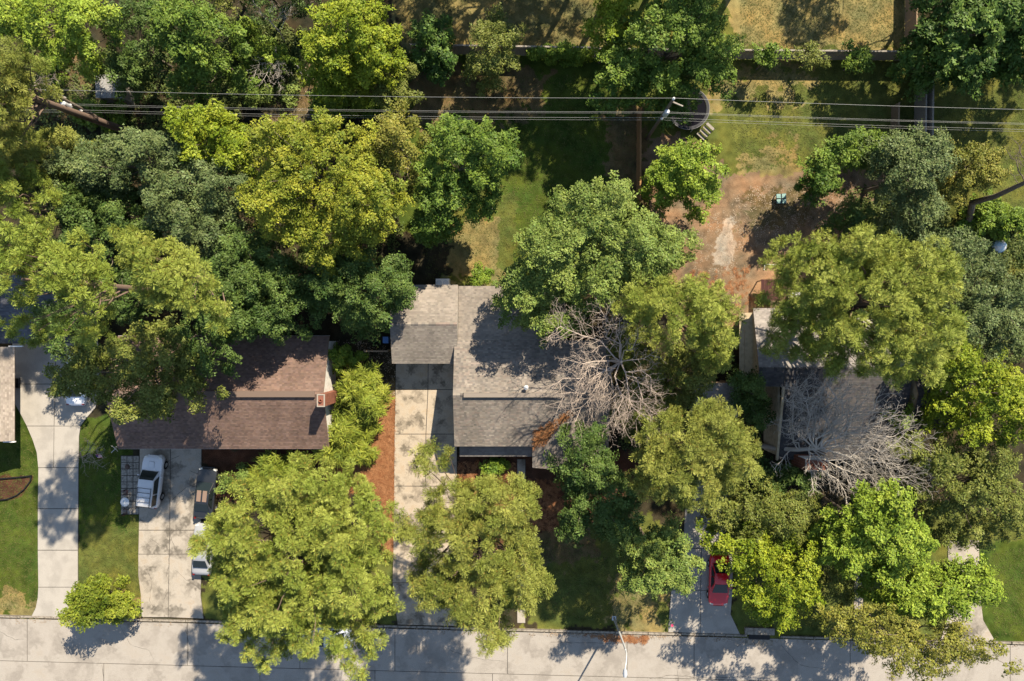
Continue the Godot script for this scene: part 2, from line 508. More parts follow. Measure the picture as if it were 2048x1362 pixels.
func make_drives() -> void:
	var d0 := structure("driveway")
	slabs(d0, "slab", [
		[[24, 640], [112, 640], [112, 768], [27, 768]], [[112, 640], [196, 640], [200, 768], [112, 768]],
		[[27, 768], [112, 768], [109, 852], [54, 852], [40, 825], [27, 802]], [[112, 768], [200, 768], [192, 815], [172, 838], [162, 852], [109, 852]],
		[[54, 852], [109, 852], [108, 935], [77, 935], [74, 905], [66, 880]], [[109, 852], [162, 852], [159, 872], [158, 935], [108, 935]],
		[[77, 935], [158, 935], [157.5, 1017], [76, 1017]], [[76, 1017], [157.5, 1017], [157, 1100], [76, 1100]], [[76, 1100], [157, 1100], [157, 1174], [77, 1174]],
		[[77, 1174], [157, 1174], [160, 1236], [63, 1233], [72, 1215], [76, 1195]]], M.drive_new)
	var d1 := structure("driveway")
	slabs(d1, "slab", [
		[[280, 870], [342, 870], [340, 1060], [278, 1060]], [[342, 870], [404, 870], [403, 1060], [340, 1060]],
		[[278, 1060], [340, 1060], [339, 1108], [277, 1108]], [[340, 1060], [403, 1060], [404, 1108], [339, 1108]],
		[[277, 1108], [339, 1108], [337, 1234], [284, 1234], [282, 1190], [277, 1150]], [[339, 1108], [404, 1108], [402, 1190], [408, 1237], [337, 1234]]], M.drive_old)
	crack(d1, [[404, 950], [388, 944], [374, 938]]); crack(d1, [[345, 1000], [372, 975], [402, 962]]); crack(d1, [[336, 925], [350, 915], [368, 905]])
	crack(d1, [[339, 1065], [348, 1090], [352, 1108]], 0.068, 0.014); crack(d1, [[340, 1110], [335, 1150], [338, 1180], [325, 1205]], 0.068, 0.014); crack(d1, [[356, 1010], [362, 1002], [380, 1000]], 0.068, 0.014)
	crack(d1, [[290, 1130], [305, 1160], [300, 1200], [315, 1228]], 0.068, 0.012); crack(d1, [[350, 1140], [375, 1160], [400, 1158]], 0.068, 0.012); crack(d1, [[300, 1075], [320, 1090], [339, 1092]], 0.068, 0.012)
	var d2 := structure("driveway")
	slabs(d2, "slab", [
		[[792, 690], [857, 690], [856, 779], [791, 779]], [[857, 690], [914, 690], [914, 779], [856, 779]],
		[[791, 779], [856, 779], [852, 868], [789, 868]], [[856, 779], [914, 779], [914, 868], [852, 868]],
		[[789, 868], [852, 868], [851, 972], [788, 972]], [[852, 868], [914, 868], [914, 972], [851, 972]],
		[[788, 972], [914, 972], [910, 1070], [787, 1070]], [[787, 1070], [910, 1070], [908, 1165], [785, 1165]], [[785, 1165], [908, 1165], [915, 1252], [795, 1249]]], M.drive_stained)
	var d3 := structure("driveway")
	slabs(d3, "slab", [
		[[1372, 960], [1468, 960], [1466, 1096], [1366, 1096]],
		[[1350, 1096], [1402, 1096], [1401, 1180], [1342, 1180]], [[1402, 1096], [1466, 1096], [1465, 1180], [1401, 1180]],
		[[1342, 1180], [1401, 1180], [1400, 1266], [1336, 1264], [1338, 1230]], [[1401, 1180], [1465, 1180], [1461, 1228], [1480, 1268], [1400, 1266]]], M.drive_new)
	var d4 := structure("driveway")
	slabs(d4, "slab", [[[1895, 1080], [1958, 1080], [1958, 1180], [1895, 1180]], [[1895, 1180], [1958, 1180], [1966, 1240], [1990, 1282], [1880, 1279], [1893, 1240]]], M.drive_old)
	var w := structure("footpath")
	var ws := []
	for k in 8:
		ws.append([[1034, 918 + k * 41], [1051, 918 + k * 41], [1051, 959 + k * 41], [1034, 959 + k * 41]])
	slabs(w, "slab", ws, M.drive_old, 0.05)
	var w2 := structure("footpath")
	var ws2 := []
	for k in 5:
		ws2.append([[1707, 1040 + k * 41], [1726, 1040 + k * 41], [1726, 1081 + k * 41], [1707, 1081 + k * 41]])
	slabs(w2, "slab", ws2, M.drive_old, 0.05)
	# paved sitting area beside the parked cars
	var pt := structure("patio_pavement")
	var bed := MB.new()
	bed.prism(poly_px([[242, 911], [279, 911], [279, 1029], [242, 1029]]), -0.02, 0.03)
	part(pt, "bed", bed.done(), M.joint)
	var r := RandomNumberGenerator.new()
	r.seed = 3
	for i in 3:
		for j in 9:
			var x := 242.6 + i * 12.1
			var y := 911.6 + j * 13.0
			var b := MB.new()
			b.prism(poly_px([[x + 0.5, y + 0.5], [x + 11.5, y + 0.5], [x + 11.5, y + 12.4], [x + 0.5, y + 12.4]]), 0.0, 0.055 + r.randf_range(-0.006, 0.006), 0.008)
			part(pt, "paver", b.done(), M.paver)

# ------------------------------------------------------------------ houses
func slope(parent: Node, a: Vector3, b: Vector3, c: Vector3, d: Vector3, pal: Array, sd: int, tab := 0.22, course := 0.14) -> void:
	# a, b: eave from one end to the other; c, d: ridge above b and a
	var r := RandomNumberGenerator.new()
	r.seed = sd
	var nrm := (b - a).cross(d - a)
	if nrm.length() < 1e-5:
		nrm = (b - a).cross(c - a)
	nrm = nrm.normalized()
	if nrm.y < 0:
		nrm = -nrm
	var th := nrm * 0.1
	var base := MB.new()
	base.quad(a, b, c, d)
	base.quad(a - th, b - th, c - th, d - th)
	base.quad(a - th, b - th, b, a); base.quad(b - th, c - th, c, b); base.quad(c - th, d - th, d, c); base.quad(d - th, a - th, a, d)
	var rf := part(parent, "roof_slope", base.done(), M.deck)
	var s := MB.new()
	var wn := noise(0.22, 3, FastNoiseLite.TYPE_SIMPLEX_SMOOTH, sd)
	var rows := int(maxf((d - a).length(), (c - b).length()) / course)
	for i in rows:
		var t0 := float(i) / rows
		var t1 := float(i + 1) / rows
		var l0 := a.lerp(d, t0); var r0 := b.lerp(c, t0)
		var l1 := a.lerp(d, t1); var r1 := b.lerp(c, t1)
		var n := maxi(1, int((r0 - l0).length() / tab))
		var shift := r.randf()
		var tone := r.randf_range(0.93, 1.07)
		for j in range(-1, n + 1):
			var u0 := clampf((j + shift) / n, 0.0, 1.0)
			var u1 := clampf((j + 1 + shift) / n, 0.0, 1.0)
			if u1 - u0 < 1e-4:
				continue
			var p0 := l0.lerp(r0, u0) + nrm * 0.022; var p1 := l0.lerp(r0, u1) + nrm * 0.022
			var q0 := l1.lerp(r1, u0) + nrm * 0.006; var q1 := l1.lerp(r1, u1) + nrm * 0.006
			var f: Color = pal[r.randi() % pal.size()].lerp(pal[0], 0.4)
			var k := tone * r.randf_range(0.86, 1.14) * (1.0 + 0.28 * wn.get_noise_3d(p0.x * 2.0, p0.y, p0.z))
			s.col = Color(f.r * k, f.g * k, f.b * k)
			s.quad(p0, p1, q1, q0)
			s.quad(p0 - nrm * 0.02, p1 - nrm * 0.02, p1, p0)
	var sh := part(rf, "shingles", s.done(), M.shingle)
	sh.set_meta("kind", "stuff")

func ridge_cap(parent: Node, a: Vector3, b: Vector3, pal: Array, sd: int) -> void:
	var r := RandomNumberGenerator.new()
	r.seed = sd
	var s := MB.new()
	var n := maxi(1, int((b - a).length() / 0.3))
	var d := (b - a).normalized()
	var side := d.cross(Vector3.UP).normalized()
	for i in n:
		var p := a.lerp(b, float(i) / n) + Vector3(0, 0.05, 0)
		var q := a.lerp(b, float(i + 1) / n) + Vector3(0, 0.035, 0)
		var f: Color = pal[r.randi() % pal.size()]
		s.col = f * r.randf_range(0.9, 1.15)
		var dn := Vector3(0, -0.06, 0)
		s.quad(p + side * 0.15 + dn, q + side * 0.15 + dn, q, p)
		s.quad(p, q, q - side * 0.15 + dn, p - side * 0.15 + dn)
	var o := part(parent, "ridge_cap", s.done(), M.shingle)
	o.set_meta("kind", "stuff")

func gable_walls(parent: Node, x0: float, x1: float, z0: float, z1: float, e: float, rz: float, rh: float, m: Material) -> void:
	# ridge along x; walls with thickness, gables at x0 and x1
	var t := 0.15
	part(parent, "wall", box_mesh(Vector3(x1 - x0, e, t)), m, Vector3((x0 + x1) / 2, e / 2, z0 + t / 2))
	part(parent, "wall", box_mesh(Vector3(x1 - x0, e, t)), m, Vector3((x0 + x1) / 2, e / 2, z1 - t / 2))
	for side in 2:
		var xa := x0 + 0.002 if side == 0 else x1 - t - 0.002
		var poly := [Vector2(z0 + t, 0), Vector2(z1 - t, 0), Vector2(z1 - t, e), Vector2(rz, rh), Vector2(z0 + t, e)]
		var b := MB.new()
		for i in 5:
			var p: Vector2 = poly[i]
			var q: Vector2 = poly[(i + 1) % 5]
			b.quad(Vector3(xa, p.y, p.x), Vector3(xa, q.y, q.x), Vector3(xa + t, q.y, q.x), Vector3(xa + t, p.y, p.x))
		for i in range(1, 4):
			b.tri(Vector3(xa, poly[0].y, poly[0].x), Vector3(xa, poly[i].y, poly[i].x), Vector3(xa, poly[i + 1].y, poly[i + 1].x))
			b.tri(Vector3(xa + t, poly[0].y, poly[0].x), Vector3(xa + t, poly[i + 1].y, poly[i + 1].x), Vector3(xa + t, poly[i].y, poly[i].x))
		part(parent, "gable_wall", b.done(), m)

func window_on(parent: Node, at: Vector3, w: float, h: float, along_x: bool) -> void:
	var sz := Vector3(w, h, 0.06) if along_x else Vector3(0.06, h, w)
	var o := part(parent, "window", box_mesh(sz, 0.0), M.fascia, at)
	var g := Vector3(w - 0.16, h - 0.16, 0.075) if along_x else Vector3(0.075, h - 0.16, w - 0.16)
	part(o, "pane", box_mesh(g), M.glass)

func chimney(parent: Node, at: Vector3, sz: Vector3, from_y: float, cap: Material) -> void:
	# brick by brick in courses, at: middle of the top
	var s := MB.new()
	var r := RandomNumberGenerator.new()
	r.seed = 5
	var c := part(parent, "chimney", box_mesh(Vector3(sz.x - 0.03, at.y - from_y, sz.z - 0.03)), M.mortar, Vector3(at.x, (at.y + from_y) / 2, at.z))
	var y := from_y + 0.04
	while y < at.y - 0.05:
		for side in 4:
			var along := sz.x if side < 2 else sz.z
			var n := maxi(2, int(along / 0.22))
			for j in n:
				var u := (j + 0.5) / n * along - along / 2
				var k := r.randf_range(0.75, 1.2)
				s.col = Color(0.21 * k, 0.085 * k, 0.055 * k)
				var p := Vector3(u, 0, (sz.z / 2 - 0.03) * (1 if side == 0 else -1)) if side < 2 else Vector3((sz.x / 2 - 0.03) * (1 if side == 2 else -1), 0, u)
				var q := Vector3(along / n - 0.015, 0.06, 0.06) if side < 2 else Vector3(0.06, 0.06, along / n - 0.015)
				s.box(p + Vector3(0, y - (at.y + from_y) / 2, 0), q)
		y += 0.075
	var bs := part(c, "brickwork", s.done(), M.brick)
	bs.set_meta("kind", "stuff")
	var hh := (at.y - from_y) / 2
	var top := MB.new()
	for q in [[0.0, 1.0], [0.0, -1.0], [1.0, 0.0], [-1.0, 0.0]]:
		var w := Vector3(sz.x + 0.06, 0.07, 0.1) if q[0] == 0.0 else Vector3(0.1, 0.068, sz.z - 0.14)
		top.box(Vector3(q[0] * (sz.x / 2 - 0.02), hh + 0.035, q[1] * (sz.z / 2 - 0.02)), w)
	part(c, "cap", top.done(), cap)
	part(c, "crown_slab", box_mesh(Vector3(sz.x - 0.12, 0.04, sz.z - 0.12)), mat(lin(0.2, 0.085, 0.06), 0.9), Vector3(0, hh + 0.02, 0))
	var n_flue := 2 if sz.x > 1.5 else 1
	for i in n_flue:
		var flue := MB.new()
		flue.lathe(Vector3(0, hh, 0), [[0.14, 0.0], [0.14, 0.2], [0.1, 0.2], [0.1, 0.05], [0.0, 0.05]], 10)
		part(c, "flue", flue.done(), mat(lin(0.26, 0.1, 0.065), 0.9), Vector3((i - (n_flue - 1) / 2.0) * 0.8, 0, 0))

func vent_pipe(parent: Node, at: Vector3) -> void:
	var b := MB.new()
	b.lathe(at, [[0.09, -0.2], [0.09, 0.35], [0.06, 0.35]], 10)
	b.lathe(at + Vector3(0, 0.3, 0), [[0.0, 0.16], [0.2, 0.06], [0.2, 0.0]], 10)
	part(parent, "roof_vent", b.done(), M.galv)

func make_houses() -> void:
	# ---- brown-roofed house
	var brown := [lin(0.15, 0.1, 0.08), lin(0.185, 0.125, 0.1), lin(0.12, 0.085, 0.072), lin(0.165, 0.115, 0.1)]
	var a := thing("house", "low house with brown shingle roof, white gable wall and brick chimney", "house", Vector3(-25, 0, 4.5))
	var e := 2.8; var rh := 4.7
	var x0 := -34.2 + 25; var x1 := -15.85 + 25; var zn := -4.9; var zs := 4.9
	gable_walls(a, x0 + 0.2, x1 - 0.15, zn + 0.45, zs - 0.45, e - 0.05, 0, rh - 0.2, M.white_wall)
	slope(a, Vector3(x0, e, zs), Vector3(x1, e, zs), Vector3(x1, rh, 0), Vector3(x0, rh, 0), brown, 11)
	slope(a, Vector3(x1, e, zn), Vector3(x0, e, zn), Vector3(x0, rh, 0), Vector3(x1, rh, 0), brown, 12)
	ridge_cap(a, Vector3(x0, rh, 0), Vector3(x1, rh, 0), brown, 13)
	var rv := MB.new()
	rv.box(Vector3(0, 0, 0), Vector3(x1 - x0 - 1.4, 0.12, 0.5))
	part(a, "ridge_vent", rv.done(), mat(lin(0.15, 0.11, 0.09), 0.8), Vector3((x0 + x1) / 2, rh + 0.05, 0))
	part(a, "fascia", box_mesh(Vector3(x1 - x0, 0.18, 0.03)), M.fascia, Vector3((x0 + x1) / 2, e - 0.11, zs + 0.01))
	part(a, "fascia", box_mesh(Vector3(x1 - x0, 0.18, 0.03)), M.fascia, Vector3((x0 + x1) / 2, e - 0.11, zn - 0.01))
	chimney(a, Vector3(-15.68 + 25, 6.0, 0.42), Vector3(0.6, 1, 1.0), 0.0, M.mortar)
	part(a, "garage_door", box_mesh(Vector3(4.9, 2.2, 0.08)), M.fascia, Vector3(P(341, 0).x + 25, 1.15, zs - 0.42))
	part(a, "door", box_mesh(Vector3(1.0, 2.1, 0.08)), M.red_brown, Vector3(3.0, 1.05, zs - 0.42))
	window_on(a, Vector3(5.6, 1.5, zs - 0.42), 1.6, 1.2, true)
	# ---- grey-roofed house in the middle
	var warm := [lin(0.2, 0.178, 0.156), lin(0.155, 0.138, 0.124), lin(0.24, 0.21, 0.18), lin(0.125, 0.114, 0.107), lin(0.205, 0.165, 0.143)]
	var b := thing("house", "house with mottled grey-brown shingle roof, attached garage and front wing", "house", Vector3(0, 0, 4.6))
	e = 3.0; rh = 4.5
	x0 = -4.98; x1 = 8.35; zn = -4.6; zs = 4.55
	gable_walls(b, x0 + 0.2, x1 - 0.2, zn + 0.4, zs - 0.4, e - 0.05, 0, rh - 0.2, M.grey_wall)
	slope(b, Vector3(x0, e, zs), Vector3(x1, e, zs), Vector3(x1, rh, 0), Vector3(x0, rh, 0), warm, 21)
	slope(b, Vector3(x1, e, zn), Vector3(x0, e, zn), Vector3(x0, rh, 0), Vector3(x1, rh, 0), warm, 22)
	ridge_cap(b, Vector3(x0, rh, 0), Vector3(x1, rh, 0), warm, 23)
	part(b, "ridge_vent", box_mesh(Vector3(8.6, 0.16, 0.42), 0.03), mat(lin(0.22, 0.19, 0.165), 0.85), Vector3(0.2, rh + 0.07, 0))
	# front wing, ridge running to the street
	var wx0 := 1.78; var wx1 := 8.35; var wz := 6.45; var wr := 4.15; var wm := 5.06
	slope(b, Vector3(wx0, e - 0.25, wz), Vector3(wx0, e - 0.25, zs - 0.4), Vector3(wm, wr, 1.0), Vector3(wm, wr, wz), warm, 24)
	slope(b, Vector3(wx1 + 0.02, e - 0.25, zs - 0.4), Vector3(wx1 + 0.02, e - 0.25, wz), Vector3(wm, wr, wz), Vector3(wm, wr, 1.0), warm, 25)
	ridge_cap(b, Vector3(wm, wr, 1.2), Vector3(wm, wr, wz), warm, 26)
	var g := MB.new()
	for zz in [wz - 0.5, wz - 0.35]:
		g.quad(Vector3(wx0 + 0.4, 0, zz), Vector3(wx1 - 0.4, 0, zz), Vector3(wx1 - 0.4, e - 0.2, zz), Vector3(wx0 + 0.4, e - 0.2, zz))
		g.tri(Vector3(wx0 + 0.4, e - 0.2, zz), Vector3(wx1 - 0.4, e - 0.2, zz), Vector3(wm, wr - 0.15, zz))
	g.box(Vector3(wx0 + 0.33, 1.3, 5.2), Vector3(0.14, 2.6, 1.7))
	part(b, "gable_wall", g.done(), M.grey_wall)
	window_on(b, Vector3(wm, 1.5, wz - 0.33), 1.8, 1.3, true)
	# porch roof under the front eave
	slope(b, Vector3(-4.6, 2.0, 5.6), Vector3(wx0, 2.0, 5.6), Vector3(wx0, 2.48, zs - 0.1), Vector3(-4.6, 2.48, zs - 0.1), [lin(0.15, 0.14, 0.135), lin(0.18, 0.165, 0.155)], 27)
	for x in [-4.3, -1.2, 1.5]:
		part(b, "porch_post", box_mesh(Vector3(0.12, 2.0, 0.12)), M.fascia, Vector3(x, 1.0, 5.35))
	part(b, "door", box_mesh(Vector3(1.0, 2.1, 0.08)), M.red_brown, Vector3(0.9, 1.05, zs - 0.37))
	# garage
	var gx0 := -10.45; var gx1 := -4.7; var gn := -9.45; var gs := -2.6; var gz := -6.0
	gable_walls(b, gx0 + 0.2, gx1, gn + 0.35, gs - 0.35, 2.5, gz, 3.5, M.grey_wall)
	slope(b, Vector3(gx0, 2.6, gs), Vector3(gx1, 2.6, gs), Vector3(gx1, 3.7, gz), Vector3(gx0, 3.7, gz), [warm[0], warm[1], lin(0.2, 0.18, 0.155)], 28)
	slope(b, Vector3(gx1, 2.6, gn), Vector3(gx0, 2.6, gn), Vector3(gx0, 3.7, gz), Vector3(gx1, 3.7, gz), [warm[0], warm[2], lin(0.24, 0.21, 0.18)], 29)
	ridge_cap(b, Vector3(gx0, 3.7, gz), Vector3(gx1, 3.7, gz), warm, 30)
	part(b, "garage_door", box_mesh(Vector3(4.6, 2.1, 0.08)), M.fascia, Vector3(-7.6, 1.07, gs - 0.34))
	# low roof between garage and house, falling to the back
	slope(b, Vector3(4.6, 2.5, gn + 0.1), Vector3(gx1 + 0.03, 2.5, gn + 0.1), Vector3(gx1 + 0.03, 2.95, zn + 0.15), Vector3(4.6, 2.95, zn + 0.15), [warm[0], warm[2], lin(0.26, 0.225, 0.19)], 31)
	part(b, "wall", box_mesh(Vector3(8.8, 2.35, 0.15)), M.grey_wall, Vector3(0.0, 1.18, gn + 0.5))
	part(b, "wall", box_mesh(Vector3(0.15, 2.35, 4.2)), M.grey_wall, Vector3(4.3, 1.18, gn + 2.7))
	vent_pipe(b, Vector3(P(1052, 0, 4.4).x, 4.45, P(0, 775, 4.7).z - 4.6))
	# ---- house with tan walls, shade painted into its roof
	var dark := [lin(0.062, 0.06, 0.063), lin(0.08, 0.076, 0.077), lin(0.05, 0.048, 0.05), lin(0.09, 0.083, 0.08)]  # shade on the south slopes put into the shingle colour
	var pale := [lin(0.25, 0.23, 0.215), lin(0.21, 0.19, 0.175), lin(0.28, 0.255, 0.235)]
	var c := thing("house", "tan-gabled house with shade painted into its charcoal roof, between the two bare trees", "house", Vector3(28, 0, 4))
	var cx := -28.0
	gable_walls(c, 20.75 + cx, 33.2 + cx, -2.4 - 4, 3.6 - 4, 3.95, 2.37 - 4, 5.2, M.tan_wall)
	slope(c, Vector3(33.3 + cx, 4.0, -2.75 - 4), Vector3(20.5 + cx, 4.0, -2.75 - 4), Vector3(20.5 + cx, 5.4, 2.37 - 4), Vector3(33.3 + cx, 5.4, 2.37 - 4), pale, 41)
	slope(c, Vector3(20.5 + cx, 4.95, 3.85 - 4), Vector3(22.74 + cx, 4.95, 3.85 - 4), Vector3(22.74 + cx, 5.4, 2.37 - 4), Vector3(20.5 + cx, 5.4, 2.37 - 4), dark, 42)
	slope(c, Vector3(22.75 + cx, 3.6, 10.2 - 4), Vector3(33.3 + cx, 3.6, 10.2 - 4), Vector3(33.3 + cx, 5.4, 2.38 - 4), Vector3(22.75 + cx, 5.4, 2.38 - 4), dark, 43)
	ridge_cap(c, Vector3(20.5 + cx, 5.4, 2.37 - 4), Vector3(33.3 + cx, 5.4, 2.37 - 4), dark, 44)
	# tan awning along the west wall
	for q in [[19.72, 20.12, 2.86, 2.96], [20.14, 20.8, 2.97, 3.16]]:
		var aw := MB.new()
		aw.quad(Vector3(q[0] + cx, q[2], 3.75 - 4), Vector3(q[1] + cx, q[3], 3.75 - 4), Vector3(q[1] + cx, q[3], -2.4 - 4), Vector3(q[0] + cx, q[2], -2.4 - 4))
		aw.quad(Vector3(q[0] + cx, q[2] - 0.05, -2.4 - 4), Vector3(q[1] + cx, q[3] - 0.05, -2.4 - 4), Vector3(q[1] + cx, q[3] - 0.05, 3.75 - 4), Vector3(q[0] + cx, q[2] - 0.05, 3.75 - 4))
		aw.quad(Vector3(q[0] + cx, q[2] - 0.05, 3.75 - 4), Vector3(q[0] + cx, q[2], 3.75 - 4), Vector3(q[0] + cx, q[2], -2.4 - 4), Vector3(q[0] + cx, q[2] - 0.05, -2.4 - 4))
		part(c, "awning_panel", aw.done(), M.tan_wall)
	var rake := MB.new()
	rake.box(Vector3.ZERO, Vector3(0.18, 0.2, 6.5), Basis(Vector3.RIGHT, atan2(1.8, 7.82)))
	part(c, "rake_board", rake.done(), M.tan_wall, Vector3(22.66 + cx, 4.36, 7.05 - 4))
	part(c, "wall", box_mesh(Vector3(0.15, 3.4, 6.2)), M.tan_wall, Vector3(22.95 + cx, 1.7, 6.75 - 4))
	part(c, "wall", box_mesh(Vector3(10.2, 3.4, 0.15)), M.tan_wall, Vector3(28.0 + cx, 1.7, 9.85 - 4))
	window_on(c, Vector3(26 + cx, 1.6, 9.94 - 4), 1.8, 1.3, true)
	part(c, "door", box_mesh(Vector3(1.0, 2.1, 0.08)), M.red_brown, Vector3(24.2 + cx, 1.05, 9.95 - 4))
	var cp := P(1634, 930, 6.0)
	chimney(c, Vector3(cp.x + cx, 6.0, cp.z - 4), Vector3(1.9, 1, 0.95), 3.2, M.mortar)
	part(c, "sunlit_flashing", box_mesh(Vector3(2.0, 1.3, 0.04)), M.white, Vector3(cp.x + cx, 5.34, cp.z - 4 - 0.52))  # flashing whitened: glare of the sunlit north face put into its colour
	# east block, higher than the rest
	gable_walls(c, 33.6 + cx, 37.6 + cx, 1.6 - 4, 7.2 - 4, 4.5, 4.4 - 4, 5.7, M.tan_wall)
	slope(c, Vector3(33.45 + cx, 4.55, 7.5 - 4), Vector3(37.8 + cx, 4.55, 7.5 - 4), Vector3(37.8 + cx, 5.9, 4.4 - 4), Vector3(33.45 + cx, 5.9, 4.4 - 4), dark, 45)
	slope(c, Vector3(37.8 + cx, 4.55, 1.3 - 4), Vector3(33.45 + cx, 4.55, 1.3 - 4), Vector3(33.45 + cx, 5.9, 4.4 - 4), Vector3(37.8 + cx, 5.9, 4.4 - 4), dark, 46)
	ridge_cap(c, Vector3(33.45 + cx, 5.9, 4.4 - 4), Vector3(37.8 + cx, 5.9, 4.4 - 4), dark, 47)
	# carport beside it
	var cpt := thing("carport", "small flat carport with grey shingle roof beside the tan gable wall", "carport", Vector3(17.8, 0, 5.2))
	slope(cpt, Vector3(-2.2, 2.4, 1.5), Vector3(1.9, 2.4, 1.5), Vector3(1.9, 2.65, -1.5), Vector3(-2.2, 2.65, -1.5), pale, 51)
	for q in [[-2.0, -1.3], [1.7, -1.3], [-2.0, 1.3], [1.7, 1.3]]:
		part(cpt, "post", box_mesh(Vector3(0.12, 2.35, 0.12)), M.wood, Vector3(q[0], 1.17, q[1]))
	# ---- house at the edge of the picture
	var tan := [lin(0.26, 0.225, 0.19), lin(0.21, 0.18, 0.155), lin(0.3, 0.26, 0.225)]
	var h := thing("house", "tan shingle roof edge of a house beside the curved driveway, white fascia", "house", Vector3(-47, 0, 3))
	slope(h, Vector3(3.9, 2.9, 5.7), Vector3(3.9, 2.9, -2.45), Vector3(-2.0, 5.0, -2.45), Vector3(-2.0, 5.0, 5.7), tan, 61)
	slope(h, Vector3(-7.9, 2.9, -2.45), Vector3(-7.9, 2.9, 5.7), Vector3(-2.0, 5.0, 5.7), Vector3(-2.0, 5.0, -2.45), tan, 62)
	part(h, "wall", box_mesh(Vector3(0.15, 2.8, 7.0)), M.white_wall, Vector3(-0.6, 1.4, 1.6))
	part(h, "wall", box_mesh(Vector3(6.6, 2.8, 0.15)), M.white_wall, Vector3(-4.0, 1.4, 5.2))
	part(h, "wall", box_mesh(Vector3(6.6, 2.8, 0.15)), M.white_wall, Vector3(-4.0, 1.4, -2.0))
	part(h, "fascia", box_mesh(Vector3(1.0, 0.2, 0.1)), M.white, Vector3(3.4, 2.82, 5.78))
	part(h, "fascia", box_mesh(Vector3(1.2, 0.2, 0.1)), M.white, Vector3(4.0, 2.85, -2.5))
	window_on(h, Vector3(-0.5, 1.5, 2.2), 1.5, 1.2, false)
	var blue_grey := [lin(0.085, 0.09, 0.105), lin(0.11, 0.115, 0.13), lin(0.07, 0.075, 0.09)]
	var gr := thing("garage", "detached garage with blue-grey shingle roof under the pine at the drive end", "garage", Vector3(-41.5, 0, -2.3))
	slope(gr, Vector3(-4, 2.7, 2.55), Vector3(3.6, 2.7, 2.55), Vector3(3.6, 3.9, -0.4), Vector3(-4, 3.9, -0.4), blue_grey, 63)
	slope(gr, Vector3(3.6, 2.7, -3.4), Vector3(-4, 2.7, -3.4), Vector3(-4, 3.9, -0.4), Vector3(3.6, 3.9, -0.4), blue_grey, 64)
	gable_walls(gr, -3.8, 3.4, -3.0, 2.2, 2.65, -0.4, 3.7, M.white_wall)
	part(gr, "garage_door", box_mesh(Vector3(4.6, 2.2, 0.08)), M.fascia, Vector3(0.6, 1.1, 2.23))
	# ---- shed in the trees
	var s0 := P(217, 172, 2.3)
	var sd := thing("garden_shed", "small shed with flat grey metal roof in the dark under trees", "shed", Vector3(s0.x, 0, s0.z))
	part(sd, "wall", box_mesh(Vector3(2.2, 2.1, 1.8)), M.wood_grey, Vector3(0, 1.05, 0))
	for k in 5:
		part(sd, "roof_panel", box_mesh(Vector3(0.475, 0.05, 2.05), 0.012), M.metal_roof, Vector3(-0.96 + k * 0.48, 2.2 - 0.01 * (k % 2), 0))
	part(sd, "door", box_mesh(Vector3(0.8, 1.8, 0.05)), M.wood, Vector3(0.2, 0.95, 0.915))

# ------------------------------------------------------------------ leaves and trees
func keep_clump(key: String, b: MB) -> void:
	if not LEAF.has(key):
		LEAF[key] = []
	LEAF[key].append([b.v, b.c])

func leaf_clump(key: String, n: int, r: float, ll: float, lw: float, droop: float, sd: int) -> void:
	# a twig's end: flat leaves, each one face, spread over a shallow dome
	for variant in 4:
		var g := RandomNumberGenerator.new()
		g.seed = sd * 10 + variant
		var b := MB.new()
		for i in n:
			var a := g.randf() * TAU
			var rr := sqrt(g.randf()) * r
			var h := g.randf_range(-0.35, 0.3) * r - rr * droop
			var at := Vector3(cos(a) * rr, h, sin(a) * rr)
			var up := (Vector3(cos(a) * rr / r * 0.5, 1.0, sin(a) * rr / r * 0.5) + Vector3(g.randf_range(-1, 1), g.randf_range(-0.4, 0.6), g.randf_range(-1, 1)) * 0.55).normalized()
			var f := up.cross(Vector3(g.randf_range(-1, 1), g.randf_range(-1, 1), g.randf_range(-1, 1))).normalized()
			if droop > 0.3:
				f = (Vector3(cos(a), -0.25, sin(a)) + Vector3(g.randf_range(-1, 1), g.randf_range(-0.5, 0.5), g.randf_range(-1, 1)) * 0.5).normalized()
				up = (up - f * up.dot(f)).normalized()
			var s := up.cross(f).normalized()
			var z0 := g.randf_range(0.6, 1.45)
			var l := ll * z0
			var w := lw * z0 * g.randf_range(0.8, 1.1)
			var k := g.randf_range(0.7, 1.25)
			b.col = Color(k * g.randf_range(0.9, 1.1), k, k * g.randf_range(0.8, 1.1))
			b.tri(at - s * w * 0.5, at + s * w * 0.5, at + f * l)
		keep_clump(key, b)

func needle_tuft(key: String, n: int, r: float, w: float, sd: int) -> void:
	for variant in 4:
		var g := RandomNumberGenerator.new()
		g.seed = sd * 10 + variant
		var b := MB.new()
		for i in n:
			var y := g.randf_range(-0.25, 1.0)
			var a := g.randf() * TAU
			var q := sqrt(maxf(0.0, 1 - y * y))
			var d := Vector3(cos(a) * q, y, sin(a) * q)
			var s := d.cross(Vector3.UP + Vector3(g.randf_range(-1, 1), g.randf_range(-1, 1), g.randf_range(-1, 1)) * 0.4).normalized()
			var l := r * g.randf_range(0.8, 1.12)
			var k := g.randf_range(0.75, 1.25)
			b.col = Color(k, k, k * 0.9)
			var o := d * r * 0.05
			b.tri(o, o + d * l * 0.9 + s * w, o + d * l - s * w * 0.6)
		b.col = Color(1.15, 0.72, 0.8)
		for k in 2:
			var a := PI * k / 2.0
			b.tri(Vector3(cos(a), 0, sin(a)) * 0.04, Vector3(-cos(a), 0, -sin(a)) * 0.04, Vector3(0, r * 0.6, 0))
		keep_clump(key, b)

func clump_mesh(key: String) -> ArrayMesh:
	var b := MB.new()
	b.v = LEAF[key][0][0]
	b.c = LEAF[key][0][1]
	return b.done()

